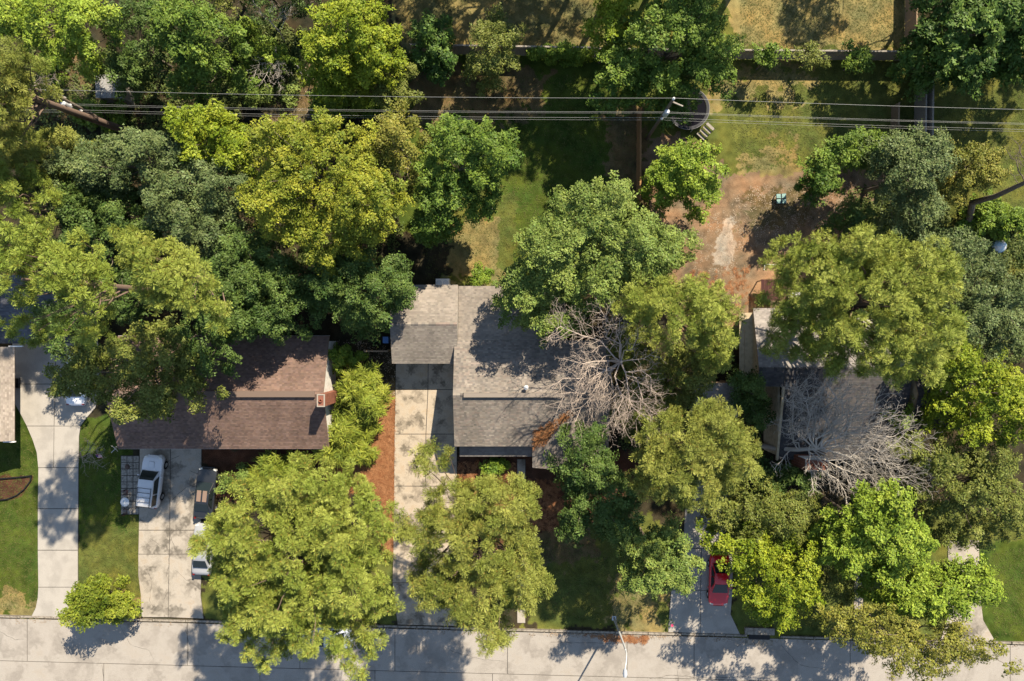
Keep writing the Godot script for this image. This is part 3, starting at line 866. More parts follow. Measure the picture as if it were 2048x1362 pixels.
func make_leaves() -> void:
	leaf_clump("small", 28, 0.34, 0.138, 0.105, 0.1, 1)
	leaf_clump("mid", 25, 0.36, 0.175, 0.125, 0.1, 2)
	leaf_clump("big", 20, 0.42, 0.25, 0.19, 0.12, 3)
	leaf_clump("strap", 24, 0.34, 0.42, 0.07, 0.5, 4)
	leaf_clump("grass", 14, 0.16, 0.12, 0.03, -0.2, 6)
	needle_tuft("pine", 38, 0.33, 0.021, 7)
	needle_tuft("pine_long", 38, 0.36, 0.021, 8)

# how a kind of tree looks: leaf, colours, lobe radius, cover, openness
var KIND := {
	"pine_gold": ["pine", Color(0.16, 0.21, 0.036), Color(0.29, 0.325, 0.072), 0.62, 1.0, 0.18],
	"pine_green": ["pine", Color(0.135, 0.19, 0.03), Color(0.245, 0.295, 0.055), 0.62, 1.0, 0.12],
	"pine_olive": ["pine_long", Color(0.145, 0.18, 0.036), Color(0.27, 0.285, 0.07), 0.62, 1.0, 0.15],
	"oak_dark": ["small", Color(0.045, 0.085, 0.02), Color(0.105, 0.16, 0.038), 0.62, 1.0, 0.15],
	"oak_grey": ["small", Color(0.075, 0.11, 0.04), Color(0.14, 0.185, 0.068), 0.62, 1.0, 0.12],
	"oak_olive": ["small", Color(0.095, 0.12, 0.024), Color(0.175, 0.2, 0.045), 0.62, 0.9, 0.2],
	"maple": ["mid", Color(0.055, 0.105, 0.018), Color(0.15, 0.22, 0.032), 0.66, 1.0, 0.15],
	"lime": ["mid", Color(0.13, 0.2, 0.022), Color(0.24, 0.32, 0.04), 0.62, 1.0, 0.15],
	"yellow": ["mid", Color(0.11, 0.165, 0.012), Color(0.24, 0.285, 0.024), 0.6, 1.0, 0.15],
	"gold_oak": ["small", Color(0.1, 0.14, 0.016), Color(0.26, 0.275, 0.03), 0.6, 1.05, 0.12],
	"big_dark": ["big", Color(0.04, 0.085, 0.018), Color(0.11, 0.18, 0.035), 0.72, 1.0, 0.15],
	"light": ["small", Color(0.1, 0.155, 0.034), Color(0.2, 0.26, 0.06), 0.6, 1.0, 0.15],
	"sparse": ["small", Color(0.12, 0.135, 0.022), Color(0.23, 0.225, 0.045), 0.6, 0.6, 0.45],
	"kerbside": ["mid", Color(0.085, 0.125, 0.014), Color(0.2, 0.235, 0.028), 0.5, 1.0, 0.1],
	"bamboo": ["strap", Color(0.11, 0.15, 0.02), Color(0.23, 0.26, 0.036), 0.5, 1.1, 0.1],
	"bush": ["mid", Color(0.085, 0.15, 0.02), Color(0.18, 0.25, 0.03), 0.45, 1.1, 0.05],
}

func bark_of(kind: String) -> Material:
	return M.bark_pine if kind.begins_with("pine") else M.bark

func limb(b: MB, a: Vector3, z: Vector3, r0: float, r1: float, g: RandomNumberGenerator, bend := 0.15, sides := 5) -> void:
	var pts := []
	var rad := []
	var l := a.distance_to(z)
	for i in 5:
		var t := i / 4.0
		var p := a.lerp(z, t) + Vector3(0, sin(t * PI) * l * -0.06, 0)
		if i > 0 and i < 4:
			p += Vector3(g.randf_range(-1, 1), g.randf_range(-0.6, 0.6), g.randf_range(-1, 1)) * l * bend * 0.4
		pts.append(p)
		rad.append(lerpf(r0, r1, t))
	b.tube(pts, rad, sides, false)

func tree(called: String, label: String, category: String, kind: String, top: float, deep: float, ells: Array, sd: int, group := "", base = null, extra := 1.0) -> Node3D:
	var k: Array = KIND[kind]
	var g := RandomNumberGenerator.new()
	g.seed = sd
	var mid := top - deep * 0.45
	var c0 := P(ells[0][0], ells[0][1], mid)
	var at := Vector3(c0.x, 0, c0.z)
	if base != null:
		at = P(base[0], base[1], 0)
	var o := thing(called, label, category, at, 0.0, group)
	var lobes := []
	var pine := kind.begins_with("pine")
	var lr0: float = k[3]
	var nz := noise(0.35, 2, FastNoiseLite.TYPE_SIMPLEX_SMOOTH, sd)
	for e in ells:
		var hh: float = e[4] if e.size() > 4 else 0.0
		var c := P(e[0], e[1], mid + hh)
		var sc := (H - mid - hh) / H / S
		var rx: float = e[2] * sc
		var rz: float = e[3] * sc
		var lr := minf(lr0, minf(rx, rz) * 0.5)
		var n := maxi(3, int(rx * rz / (lr * lr) * 1.25 * (1.0 - float(k[5]) * 0.6)))
		var here := []
		for i in n:
			var best := Vector2.ZERO
			var far := -1.0
			for t in 7:
				var a := g.randf() * TAU
				var rr := sqrt(g.randf())
				var q := Vector2(cos(a), sin(a)) * rr
				var dist := 1e9
				for p in here:
					dist = minf(dist, p.distance_squared_to(q))
				if dist > far:
					far = dist
					best = q
			here.append(best)
			var edge := 0.97 + 0.34 * nz.get_noise_2d(best.angle() * 2.6, float(e[0]) * 0.1)
			var rr2 := best.length()
			var px := best.x * edge * maxf(0.3, rx - lr * 0.55)
			var pz := best.y * edge * maxf(0.3, rz - lr * 0.55)
			var y := top + hh - lr * 0.7 - deep * 0.62 * rr2 * rr2 + g.randf_range(-1.1, 0.45)
			lobes.append([Vector3(c.x + px, y, c.z + pz), lr * g.randf_range(0.5, 1.35), 1.0])
			if rr2 > 0.35 and g.randf() < 0.5:
				lobes.append([Vector3(c.x + px * g.randf_range(0.75, 1.0), y - deep * g.randf_range(0.2, 0.42), c.z + pz * g.randf_range(0.75, 1.0)), lr * g.randf_range(0.7, 1.1), 0.7])
	# leaves: clumps of twig ends, joined into one crown
	var ca: Color = k[1]
	var cb: Color = k[2]
	var cover: float = float(k[4]) * extra
	var clumps: Array = LEAF[k[0]]
	var tints := []
	for t in 12:
		var col := ca.lerp(cb, t / 11.0)
		var row := []
		for v in clumps:
			var pc := PackedColorArray()
			for c in v[1]:
				pc.push_back(Color(col.r * c.r, col.g * c.g, col.b * c.b))
			row.append(pc)
		tints.append(row)
	var cm := MB.new()
	var flat := 0.6 if pine else 0.5
	var hub := Vector3(c0.x, 0, c0.z) - at
	for L in lobes:
		var p: Vector3 = L[0] - at
		var r: float = L[1]
		var n := int((r + 0.15) * (r + 0.15) * DENSE * cover * L[2]) + 3
		var bough := g.randf_range(0.05, 0.95)   # leaf colour of this bough, picked by chance and not by its place in the crown
		var out := Vector3(p.x - hub.x, 0, p.z - hub.z).rotated(Vector3.UP, g.randf_range(-0.7, 0.7))
		out = out.normalized() if out.length() > 0.05 else Vector3.RIGHT
		var across := Vector3(-out.z, 0, out.x)
		var patch := 0.55 * nz.get_noise_2d(L[0].x * 1.1, L[0].z * 1.1)   # boughs differ in leaf colour by chance, wherever they are
		var tilt := g.randf_range(-0.25, 0.45)
		var la := g.randf_range(0.85, 1.15) if pine else g.randf_range(1.0, 1.75)
		var lb := g.randf_range(0.8, 1.1) if pine else g.randf_range(0.55, 0.95)
		for i in n:
			var y := g.randf_range(-0.3, 1.0)
			var a := g.randf() * TAU
			var q := sqrt(1 - y * y)
			var d := Vector3(cos(a) * q, y, sin(a) * q)
			var w := p + (out * d.x * la + across * d.z * lb + Vector3(0, d.y * flat + d.x * tilt, 0)) * r * (g.randf_range(0.72, 1.12) if g.randf() < 0.75 else g.randf_range(0.3, 0.8))
			var up := (d * 0.75 + Vector3(g.randf_range(-0.45, 0.45), 0.85, g.randf_range(-0.45, 0.45))).normalized()
			var s := up.cross(Vector3(g.randf_range(-1, 1), 0.1, g.randf_range(-1, 1))).normalized()
			var vi := g.randi() % 4
			cm.v.append_array(Transform3D(Basis(s, up, s.cross(up)) * g.randf_range(0.7, 1.25), w) * (clumps[vi][0] as PackedVector3Array))
			cm.c.append_array(tints[clampi(int((bough * 0.4 + g.randf() * 0.6 + patch) * 12.0), 0, 11)][vi])
	part(o, "crown", cm.done(), M.needle if pine else M.leaf)
	# trunk and limbs
	var b := MB.new()
	b.smooth = true
	var mean := Vector3.ZERO
	for L in lobes:
		mean += L[0] - at
	mean /= lobes.size()
	var head := Vector3(mean.x * 0.8, top - deep * (0.3 if pine else 0.55), mean.z * 0.8)
	var rad := clampf(top * 0.0165, 0.03, 0.32)
	b.tube([Vector3(0, -0.1, 0), Vector3(0, 0.35, 0), head * 0.4 + Vector3(0.1, 0, 0.05), head * 0.75, head], [rad * 1.35, rad, rad * 0.88, rad * 0.66, rad * 0.28], 8)
	for i in lobes.size():
		if i % (1 if lobes.size() < 45 else 2) == 0:
			var L: Vector3 = lobes[i][0] - at
			var t := clampf((L.y - deep * 0.25) / maxf(0.1, head.y) - 0.12, 0.32, 0.97)
			limb(b, head * t, L - Vector3(0, 0.15, 0), rad * 0.28, rad * 0.06, g, 0.2, 4)
	part(o, "trunk", b.done(), bark_of(kind))
	return o

func bare_tree(label: String, base: Vector3, m: Material, sd: int, trunk: Array, arms: Array, called := "dead_tree", group := "bare dead trees", twig := 4, thick := 1.0) -> void:
	# trunk: points; arms: [start height on trunk 0..1, end px, py, height, radius]
	var o := thing(called, label, "tree", base, 0.0, group)
	var g := RandomNumberGenerator.new()
	g.seed = sd
	var tb := MB.new()
	tb.smooth = true
	var pts := []
	var rad := []
	for i in trunk.size():
		pts.append(trunk[i][0] - base)
		rad.append(trunk[i][1])
	tb.tube(pts, rad, 8)
	part(o, "trunk", tb.done(), m)
	var b := MB.new()
	b.smooth = true
	var stack := []
	for a in arms:
		var i := clampi(int(a[0] * (pts.size() - 1)), 0, pts.size() - 2)
		var f: float = a[0] * (pts.size() - 1) - i
		var st: Vector3 = pts[i].lerp(pts[i + 1], f)
		stack.append([st, P(a[1], a[2], a[3]) - base, a[4], 0])
	while stack.size():
		var w = stack.pop_back()
		var a: Vector3 = w[0]
		var z: Vector3 = w[1]
		var r: float = w[2]
		var lv: int = w[3]
		var l := a.distance_to(z)
		var n := 6 if lv == 0 else (4 if lv == 1 else 3)
		var ps := []
		var rs := []
		for i in n:
			var t := float(i) / (n - 1)
			var p := a.lerp(z, t)
			if i > 0:
				p += Vector3(g.randf_range(-1, 1), g.randf_range(-0.5, 0.8), g.randf_range(-1, 1)) * l * (0.1 if lv == 0 else 0.09) * (1 if i < n - 1 else 0.5)
			ps.append(p)
			rs.append(r * lerpf(1.25 if lv == 0 and twig == 4 else 1.0, 0.35, t))
		b.tube(ps, rs, 6 if lv == 0 else (4 if lv < 2 else 3), false)
		if lv < twig - 1:
			var dir := (z - a).normalized()
			var kids := int(clampf(thick * l * (4.2 if lv == 0 else 5.0 if lv == 1 else 5.5), 3, 20 if lv == 0 else 9))
			for i in kids:
				var t := lerpf(0.22, 1.0, (i + g.randf()) / kids)
				var j := clampi(int(t * (n - 1)), 0, n - 2)
				var st: Vector3 = ps[j].lerp(ps[j + 1], clampf(t * (n - 1) - j, 0, 1))
				var side := dir.cross(Vector3.UP).normalized() * (1 if (i % 2) else -1)
				var d := (dir * g.randf_range(0.5, 1.1) + side * g.randf_range(0.3, 1.0) + Vector3(g.randf_range(-0.4, 0.4), g.randf_range(-0.3, 0.75), g.randf_range(-0.4, 0.4))).normalized()
				var kl := l * g.randf_range(0.24, 0.46) * (1.15 - t * 0.5)
				if kl > 0.12:
					stack.append([st, st + d * kl, maxf(0.0095, r * lerpf(0.55, 0.3, t)), lv + 1])
	var br := part(o, "branches", b.done(), m)

func make_trees() -> void:
	# ---- along the back, left to right
	tree("broadleaf_tree", "bright green leafy tree in the corner behind the leaning pine crown", "tree", "lime", 11, 4.5, [[75, 40, 90, 62], [165, 40, 62, 66, 0.5], [20, 30, 60, 60, -1], [150, 120, 40, 30, -3]], 101, "trees in the wooded back lots")
	tree("broadleaf_tree", "dark shaded tree overhanging the grey metal shed roof", "tree", "oak_dark", 8.5, 4.5, [[262, 70, 66, 90], [250, 140, 50, 50, -1.5]], 102, "trees in the wooded back lots")
	tree("broadleaf_tree", "mid-green tree with greyish lower leaves just past the metal shed", "tree", "maple", 11, 5, [[380, 60, 88, 85], [400, 140, 72, 55, -2.5], [345, 40, 60, 60, 0]], 103, "trees in the wooded back lots")
	tree("broadleaf_tree", "feathery yellow-green tree beside the fallen bare branches", "tree", "yellow", 11, 5, [[690, 55, 92, 80], [660, 110, 68, 60, -1], [745, 100, 60, 70, -1], [690, 160, 50, 40, -3]], 104, "trees in the wooded back lots")
	tree("broadleaf_tree", "olive tree tucked against the yellow-green feathery tree", "tree", "oak_olive", 7.5, 4, [[780, 150, 52, 58]], 105, "trees in the wooded back lots")
	tree("broadleaf_tree", "small glossy dark green tree at the fence end by the back lawn", "tree", "big_dark", 6.5, 4, [[860, 80, 46, 62], [880, 110, 30, 34, -1]], 106, "trees along the back fence")
	tree("broadleaf_tree", "olive-brown tree standing on the fence line in partial shade", "tree", "oak_olive", 7, 4, [[985, 85, 66, 68], [965, 130, 40, 40, -1.5]], 107, "trees along the back fence", null, 0.8)
	tree("broadleaf_tree", "huge dark green tree spreading over the trampoline and utility pole", "tree", "maple", 11.5, 6, [[1335, 70, 115, 90], [1420, 120, 62, 62, -1.5], [1250, 150, 66, 66, -2], [1315, 170, 76, 46, -3], [1352, 195, 46, 40, -4], [1400, 30, 60, 50, 0]], 108, "trees along the back fence")
	tree("broadleaf_tree", "yellow-green tree pressed against the huge tree over the trampoline", "tree", "yellow", 9, 4, [[1222, 50, 46, 66], [1250, 20, 40, 40]], 109, "trees along the back fence")
	tree("broadleaf_tree", "large dark green tree over the corner of the double fences", "tree", "big_dark", 10.5, 6, [[1935, 60, 112, 92], [1880, 110, 62, 60, -2.5], [2010, 110, 60, 62, -2], [1990, 20, 70, 60, 0.5]], 110, "trees along the back fence")
	for q in [[1540, 108, 30, 26, "maple", "dark sapling leaning over the long fence beside the huge tree"], [1628, 106, 30, 30, "oak_olive", "thin brownish sapling at the middle of the long back fence"], [1725, 110, 30, 34, "maple", "green sapling on the back fence closest to the fence corner"]]:
		tree("sapling", q[5], "tree", q[4], 4.2, 2.0, [[q[0], q[1], q[2], q[3]]], 111 + int(q[0]), "saplings on the back fence", null, 0.7)
	# ---- left block of woods
	tree("pine_tree", "tall pine with a long bare trunk leaning out over the utility wires", "tree", "pine_olive", 20, 6, [[-20, 170, 66, 80], [18, 120, 40, 40, 0], [25, 165, 36, 36, -1], [-60, 200, 80, 100]], 121, "tall pines", [252, 262])
	tree("pine_tree", "soft grey-green pine below the leaning bare pine trunk", "tree", "pine_olive", 12, 5, [[70, 305, 80, 58], [30, 330, 70, 60], [150, 292, 40, 26, -1], [20, 260, 40, 36]], 122, "tall pines")
	tree("pine_tree", "bright yellow-green pine at the picture edge next to the soft grey-green pine", "tree", "pine_green", 15, 5, [[35, 400, 66, 76], [10, 350, 44, 40]], 123, "tall pines")
	tree("pine_tree", "bright pine whose boughs reach across the blue-grey garage roof", "tree", "pine_green", 23, 6, [[75, 540, 100, 76], [150, 560, 60, 72], [30, 480, 70, 40], [170, 655, 32, 36, -3], [20, 655, 36, 28, -3], [52, 680, 14, 14, -4]], 124, "tall pines")
	tree("pine_tree", "golden-green pine crown rising among dark oaks above the brown roof", "tree", "pine_gold", 21, 5, [[300, 530, 74, 66], [350, 570, 66, 62], [395, 620, 40, 34, -1.5], [270, 480, 44, 34]], 125, "tall pines")
	tree("oak_tree", "grey-green oak beside the foot of the leaning pine trunk", "tree", "oak_grey", 12, 5, [[290, 320, 95, 72], [200, 330, 66, 56], [360, 380, 70, 60], [275, 305, 46, 40, -1]], 131, "oaks in the wooded back lots")
	tree("oak_tree", "dark grey-green oak between the two golden crowns", "tree", "oak_grey", 11.5, 5, [[400, 450, 85, 80], [440, 380, 66, 66], [340, 420, 60, 50]], 132, "oaks in the wooded back lots")
	tree("oak_tree", "dark oak in the hollow between the bright edge pine and the grey-green oaks", "tree", "oak_dark", 10.5, 5, [[180, 410, 88, 60], [140, 360, 60, 50, -1], [250, 440, 60, 50]], 133, "oaks in the wooded back lots")
	tree("broadleaf_tree", "bright yellow-green tree next to the grey-green oak by the wires", "tree", "yellow", 11.5, 4.5, [[410, 272, 74, 62], [470, 300, 44, 50], [375, 250, 44, 40]], 134, "trees in the wooded back lots")
	tree("oak_tree", "very large golden-green oak crown in the middle of the wooded lots", "tree", "gold_oak", 14, 6, [[640, 340, 130, 112], [560, 400, 78, 92], [720, 400, 82, 92], [650, 460, 95, 70, -1.5], [560, 280, 60, 56, -0.5]], 135, "oaks in the wooded back lots")
	tree("broadleaf_tree", "thin yellowish tree between the golden oak and the green tree", "tree", "sparse", 11, 5, [[790, 275, 66, 62], [790, 340, 40, 60, -1.5]], 136, "trees in the wooded back lots", null, 1.6)
	tree("broadleaf_tree", "rounded fresh green tree at the edge of the shaded back lawn", "tree", "maple", 11.5, 6, [[915, 300, 82, 76], [985, 300, 58, 66], [900, 390, 66, 66, -1.5], [960, 380, 44, 50, -1.5], [865, 440, 48, 44, -3]], 137, "trees in the wooded back lots")
	tree("oak_tree", "dark oak crowding the back of the grey garage roof", "tree", "oak_dark", 9.5, 5, [[720, 570, 95, 72], [780, 570, 54, 62, -0.5], [650, 560, 60, 66], [740, 640, 78, 34, -3]], 138, "oaks in the wooded back lots")
	tree("oak_tree", "deep green oak behind the brown roof ridge", "tree", "oak_dark", 11, 5, [[520, 560, 85, 80], [570, 620, 70, 56, -2], [480, 490, 60, 60]], 139, "oaks in the wooded back lots")
	tree("oak_tree", "mid-green oak overhanging the brown roof and the parked white car", "tree", "oak_olive", 14.5, 6, [[290, 700, 95, 62], [200, 740, 76, 66, -1], [340, 780, 76, 52, -2], [150, 760, 50, 44, -1.5], [280, 810, 60, 36, -3]], 140, "oaks in the wooded back lots", null, 1.1)
	tree("oak_tree", "low dark oak shading the end of the curved driveway", "tree", "oak_dark", 7.5, 4, [[115, 660, 50, 56], [90, 630, 36, 36], [150, 710, 42, 28]], 141, "oaks in the wooded back lots")
	tree("oak_tree", "shaded oak filling the gap below the golden-green pine", "tree", "oak_dark", 11.5, 5, [[400, 690, 76, 62], [450, 640, 66, 56], [480, 560, 60, 60]], 142, "oaks in the wooded back lots")
	tree("oak_tree", "shaded oak in the hollow between the bright pine and the golden-green pine", "tree", "oak_dark", 10, 5, [[190, 480, 84, 66], [240, 430, 60, 60], [225, 590, 66, 62], [170, 420, 60, 56]], 143, "oaks in the wooded back lots")
	tree("oak_tree", "dark oak behind the golden-green pine, toward the brown roof", "tree", "oak_dark", 11.5, 5, [[440, 560, 76, 76], [500, 620, 66, 56, -0.5], [470, 520, 60, 56]], 144, "oaks in the wooded back lots")
	tree("oak_tree", "grey-green oak under the soft grey-green pine", "tree", "oak_grey", 11, 5, [[160, 340, 74, 56], [110, 390, 60, 50], [200, 325, 50, 40]], 145, "oaks in the wooded back lots")
	# ---- middle back garden
	tree("broadleaf_tree", "broad light green tree hanging over the back of the grey roof", "tree", "light", 12, 6, [[1190, 450, 110, 88], [1110, 500, 90, 76], [1280, 500, 95, 80], [1080, 570, 74, 66, -1.5], [1200, 570, 98, 70, -1], [1340, 500, 60, 56, -1.5], [1230, 385, 50, 36], [1045, 590, 56, 62, -2], [1085, 640, 46, 34, -3], [1130, 640, 50, 30, -3]], 151, "trees in the back gardens")
	tree("broadleaf_tree", "compact bright green tree beside the orange wooden fence", "tree", "lime", 8.5, 5, [[1370, 330, 76, 64], [1400, 380, 46, 46, -1], [1330, 370, 44, 56, -1.5], [1395, 430, 20, 20, -3]], 152, "trees in the back gardens")
	tree("pine_tree", "green pine standing between the grey roof and the tan gable wall", "tree", "pine_gold", 13.5, 4.5, [[1360, 630, 105, 70], [1430, 650, 58, 70], [1300, 610, 62, 44], [1440, 720, 40, 28, -2], [1380, 590, 84, 44]], 153, "tall pines")
	tree("broadleaf_tree", "dark olive tree underneath the pine and the pinkish dead branches", "tree", "oak_olive", 8.5, 4.5, [[1375, 760, 66, 62], [1320, 830, 60, 46, -1], [1400, 720, 50, 50], [1290, 740, 50, 60, -2], [1270, 820, 46, 56, -2], [1255, 690, 44, 44, -2.5]], 154, "trees in the back gardens", null, 0.9)
	tree("broadleaf_tree", "dense dark green tree at the front corner of the grey roof", "tree", "oak_dark", 9.5, 4, [[1170, 940, 66, 62], [1205, 1000, 84, 66], [1170, 880, 56, 36], [1250, 1050, 60, 46, -0.5], [1150, 1050, 46, 36, -1]], 155, "trees in the front gardens")
	tree("pine_tree", "yellow-green pine with round puffs beside the patchy pale driveway", "tree", "pine_olive", 16, 5, [[1390, 900, 112, 86], [1440, 870, 76, 62], [1330, 940, 76, 66], [1400, 980, 88, 46, -1.5], [1490, 930, 46, 46]], 156, "tall pines")
	tree("broadleaf_tree", "bright green small tree hanging over the pale driveway", "tree", "light", 10.5, 4, [[1320, 1120, 76, 66], [1365, 1150, 46, 46], [1290, 1160, 44, 40], [1345, 1070, 30, 24, -0.5]], 157, "trees in the front gardens")
	tree("broadleaf_tree", "sparse bright spray of leaves at the edge of the dark front tree", "tree", "light", 5, 2.5, [[1255, 1062, 26, 28]], 158, "trees in the front gardens")
	tree("broadleaf_tree", "grey-olive tree with open crown over the pale driveway top", "tree", "oak_olive", 8.5, 4.5, [[1515, 1030, 90, 70], [1570, 1040, 66, 62], [1450, 1020, 60, 46, -0.5]], 159, "trees in the front gardens", null, 0.75)
	tree("broadleaf_tree", "olive-yellow tree covering the roof of the red car", "tree", "yellow", 10, 5, [[1566, 1165, 84, 70], [1506, 1108, 56, 50, -0.5], [1450, 1088, 44, 38, -1], [1552, 1222, 60, 34, -2], [1600, 1130, 50, 60]], 160, "trees in the front gardens", null, 0.85)
	tree("broadleaf_tree", "bright lime green tree in front of the grey dead tree", "tree", "lime", 12.5, 5, [[1770, 1060, 100, 72], [1700, 1100, 66, 60, -1], [1820, 1090, 60, 60], [1780, 1000, 62, 36]], 161, "trees in the front gardens")
	tree("broadleaf_tree", "bright green tree at the mouth of the grey driveway", "tree", "lime", 11.5, 5, [[1880, 1190, 98, 66], [1800, 1190, 66, 56, -1], [1950, 1170, 50, 56], [1770, 1150, 40, 40, -1]], 162, "trees in the front gardens")
	tree("broadleaf_tree", "sparse yellowish tree leaning out over the street", "tree", "sparse", 13, 4.5, [[1760, 1270, 100, 50], [1850, 1320, 110, 46], [1700, 1250, 60, 44], [1920, 1300, 90, 46], [2000, 1320, 28, 30]], 163, "trees in the front gardens", [1715, 1225], 0.9)
	tree("broadleaf_tree", "olive tree behind the bright lime tree, with yellow patches below", "tree", "oak_olive", 10.5, 5, [[1930, 970, 102, 72], [1870, 920, 60, 46], [1990, 930, 60, 56], [1920, 1060, 80, 50, -2], [2020, 1020, 60, 70]], 164, "trees in the front gardens")
	tree("broadleaf_tree", "yellow-green tree rising beside the charcoal east roof", "tree", "yellow", 11, 5, [[1965, 780, 94, 86], [1910, 720, 60, 56], [2030, 840, 60, 76], [1930, 850, 56, 46, -1]], 165, "trees in the back gardens")
	tree("broadleaf_tree", "grey-green willow-like tree behind the great golden pine", "tree", "oak_grey", 10, 5, [[1990, 590, 94, 82], [1920, 500, 66, 50], [2030, 660, 60, 66], [1940, 640, 60, 60]], 166, "trees in the back gardens")
	tree("pine_tree", "great golden pine spreading over the pale shingle slope", "tree", "pine_gold", 17.5, 6, [[1740, 600, 150, 116], [1830, 560, 112, 92], [1640, 560, 92, 84], [1760, 700, 110, 66, -1], [1850, 660, 92, 76], [1660, 660, 80, 60, -1], [1600, 510, 46, 46, -0.5], [1720, 500, 100, 46], [1580, 600, 60, 66, -1.5], [1560, 660, 34, 34, -3], [1620, 690, 60, 34, -2.5], [1830, 740, 56, 40, -2]], 167, "tall pines")
	tree("broadleaf_tree", "dark small tree beside the tan gable wall and carport", "tree", "oak_dark", 6.5, 4, [[1505, 780, 42, 44], [1480, 760, 24, 24], [1520, 830, 36, 36, -1]], 168, "trees in the back gardens")
	tree("broadleaf_tree", "small bright tree beside the charcoal east roof gable", "tree", "lime", 6.5, 3, [[1805, 835, 30, 36], [1790, 870, 24, 20, -1]], 169, "trees in the back gardens")
	tree("broadleaf_tree", "dark green crooked tree on a thin bare trunk over bare soil", "tree", "maple", 7, 3.5, [[1650, 340, 52, 48], [1700, 300, 60, 44], [1750, 290, 48, 36], [1630, 370, 30, 24, -0.5]], 170, "trees in the back gardens", [1590, 410])
	tree("broadleaf_tree", "silvery grey-green tree beside the wooden double fence", "tree", "oak_grey", 10, 5, [[1830, 340, 70, 82], [1840, 420, 54, 52, -1], [1790, 300, 46, 46], [1860, 290, 46, 40]], 171, "trees in the back gardens")
	tree("broadleaf_tree", "thin rusty-olive tree beside the silvery grey-green tree", "tree", "sparse", 7, 4, [[1945, 325, 66, 50], [1910, 370, 40, 36, -1], [1990, 340, 40, 36]], 172, "trees in the back gardens", null, 1.7)
	tree("broadleaf_tree", "dark shaded small tree on the bare soil behind the great pine", "tree", "oak_dark", 5, 3, [[1730, 430, 50, 40], [1690, 450, 36, 30]], 173, "trees in the back gardens")
	# ---- front gardens on the left and middle
	tree("pine_tree", "massive yellow-green pine between the driveways, overhanging the street", "tree", "pine_gold", 17, 6, [[590, 1100, 165, 120], [510, 1060, 112, 92], [680, 1060, 112, 100], [560, 1200, 122, 84], [690, 1180, 98, 88], [500, 1150, 96, 90], [430, 1085, 56, 40, -1], [620, 980, 120, 62], [520, 1300, 50, 46, -1.5], [650, 1270, 84, 46, -0.5], [715, 1310, 40, 40, -1.5], [470, 1250, 50, 50, -1]], 181, "tall pines")
	tree("pine_tree", "bronze-green pine in front of the grey roof, overhanging its driveway", "tree", "pine_olive", 16, 6, [[950, 1090, 125, 110], [900, 1020, 60, 60, -0.5], [1000, 1030, 84, 66], [1040, 1170, 70, 60], [960, 1190, 100, 72], [865, 920, 44, 36, -1], [840, 1060, 52, 36, -0.5], [985, 1260, 46, 40, -1], [870, 1170, 60, 60, -1], [1050, 1010, 30, 36]], 182, "tall pines")
	tree("street_tree", "small round green tree alone at the kerb between two driveways", "tree", "kerbside", 5.4, 3.2, [[190, 1208, 60, 48], [220, 1225, 34, 34, -0.5], [160, 1215, 36, 36, -0.3]], 183)
	tree("broadleaf_tree", "dark olive small tree between the lime tree and the olive-yellow tree", "tree", "oak_olive", 7.5, 4, [[1640, 1090, 46, 50], [1655, 1150, 36, 40, -0.5], [1690, 1190, 36, 36, -1]], 184, "trees in the front gardens")
	tree("broadleaf_tree", "dark low tree at the front wall of the charcoal-roofed house", "tree", "oak_dark", 6, 3.5, [[1600, 960, 50, 30], [1540, 960, 44, 40]], 185, "trees in the front gardens")
	# beyond the picture's upper edge: their long shadows lie on the lawns
	for q in [[1450, -200, 100, 84, 17.0, "maple", "tall leafy tree past the back lawns, shading the lawn by the orange fence"], [520, -40, 70, 60, 9.0, "oak_dark", "dark tree past the fallen branches"], [610, -50, 60, 60, 9.0, "oak_dark", "dark tree past the yellow-green feathery tree"], [430, -60, 60, 70, 9.0, "oak_olive", "olive tree past the mid-green tree"], [1640, -300, 115, 84, 20.0, "pine_green", "tall pine past the back lawns, throwing a long trunk shadow"], [1370, -190, 130, 95, 15.0, "maple", "leafy tree past the back lawns, shading the long fence"], [1190, -210, 120, 90, 14.0, "maple", "broad tree past the back lawns, shading the brown turf"], [1050, -330, 130, 90, 15.0, "maple", "dense tree past the brown turf, shading the green back lawn"], [850, -130, 110, 80, 12.0, "oak_dark", "dark tree past the back lots, shading the fence end"], [2000, -160, 110, 80, 13.0, "maple", "leafy tree past the dry lawn, behind the double fences"], [1890, -350, 95, 75, 13.0, "maple", "slim tree past the dry lawn, shading its middle"], [1300, -270, 110, 90, 18.0, "maple", "tall tree past the back lawns, shading the middle lawn"], [1236, -430, 130, 100, 15.0, "maple", "wide tree two lots past the brown turf"], [960, -440, 110, 100, 15.0, "oak_dark", "dark tree two lots past the fence end"], [2280, -140, 130, 120, 14.0, "maple", "leafy tree past the picture edge, shading the lawn by the double fences"], [2110, 60, 120, 110, 11.0, "big_dark", "dark tree past the fence corner, shading the lawn by the wires"]]:
		tree("broadleaf_tree" if q[5] != "pine_green" else "pine_tree", q[6], "tree", q[5], q[4], 6.0, [[q[0], q[1], q[2], q[3]]], 190 + int(q[0]) % 97, "trees past the back lots", null, 0.6)
	# ---- shrubs
	tree("bamboo_clump", "tall yellow-green bamboo-like shrub between white gable wall and pine straw", "shrub", "bamboo", 4.2, 2.8, [[716, 785, 46, 54], [735, 800, 30, 38]], 201, "bamboo-like shrubs")
	tree("bamboo_clump", "second bamboo-like shrub, beside the lower half of the white gable wall", "shrub", "bamboo", 3.6, 2.4, [[702, 868, 40, 40], [684, 850, 22, 26]], 202, "bamboo-like shrubs")
	tree("bamboo_clump", "low bamboo-like shrub spilling over the front corner of the brown roof", "shrub", "bamboo", 3.4, 2.2, [[668, 910, 40, 22], [712, 905, 32, 30]], 203, "bamboo-like shrubs")
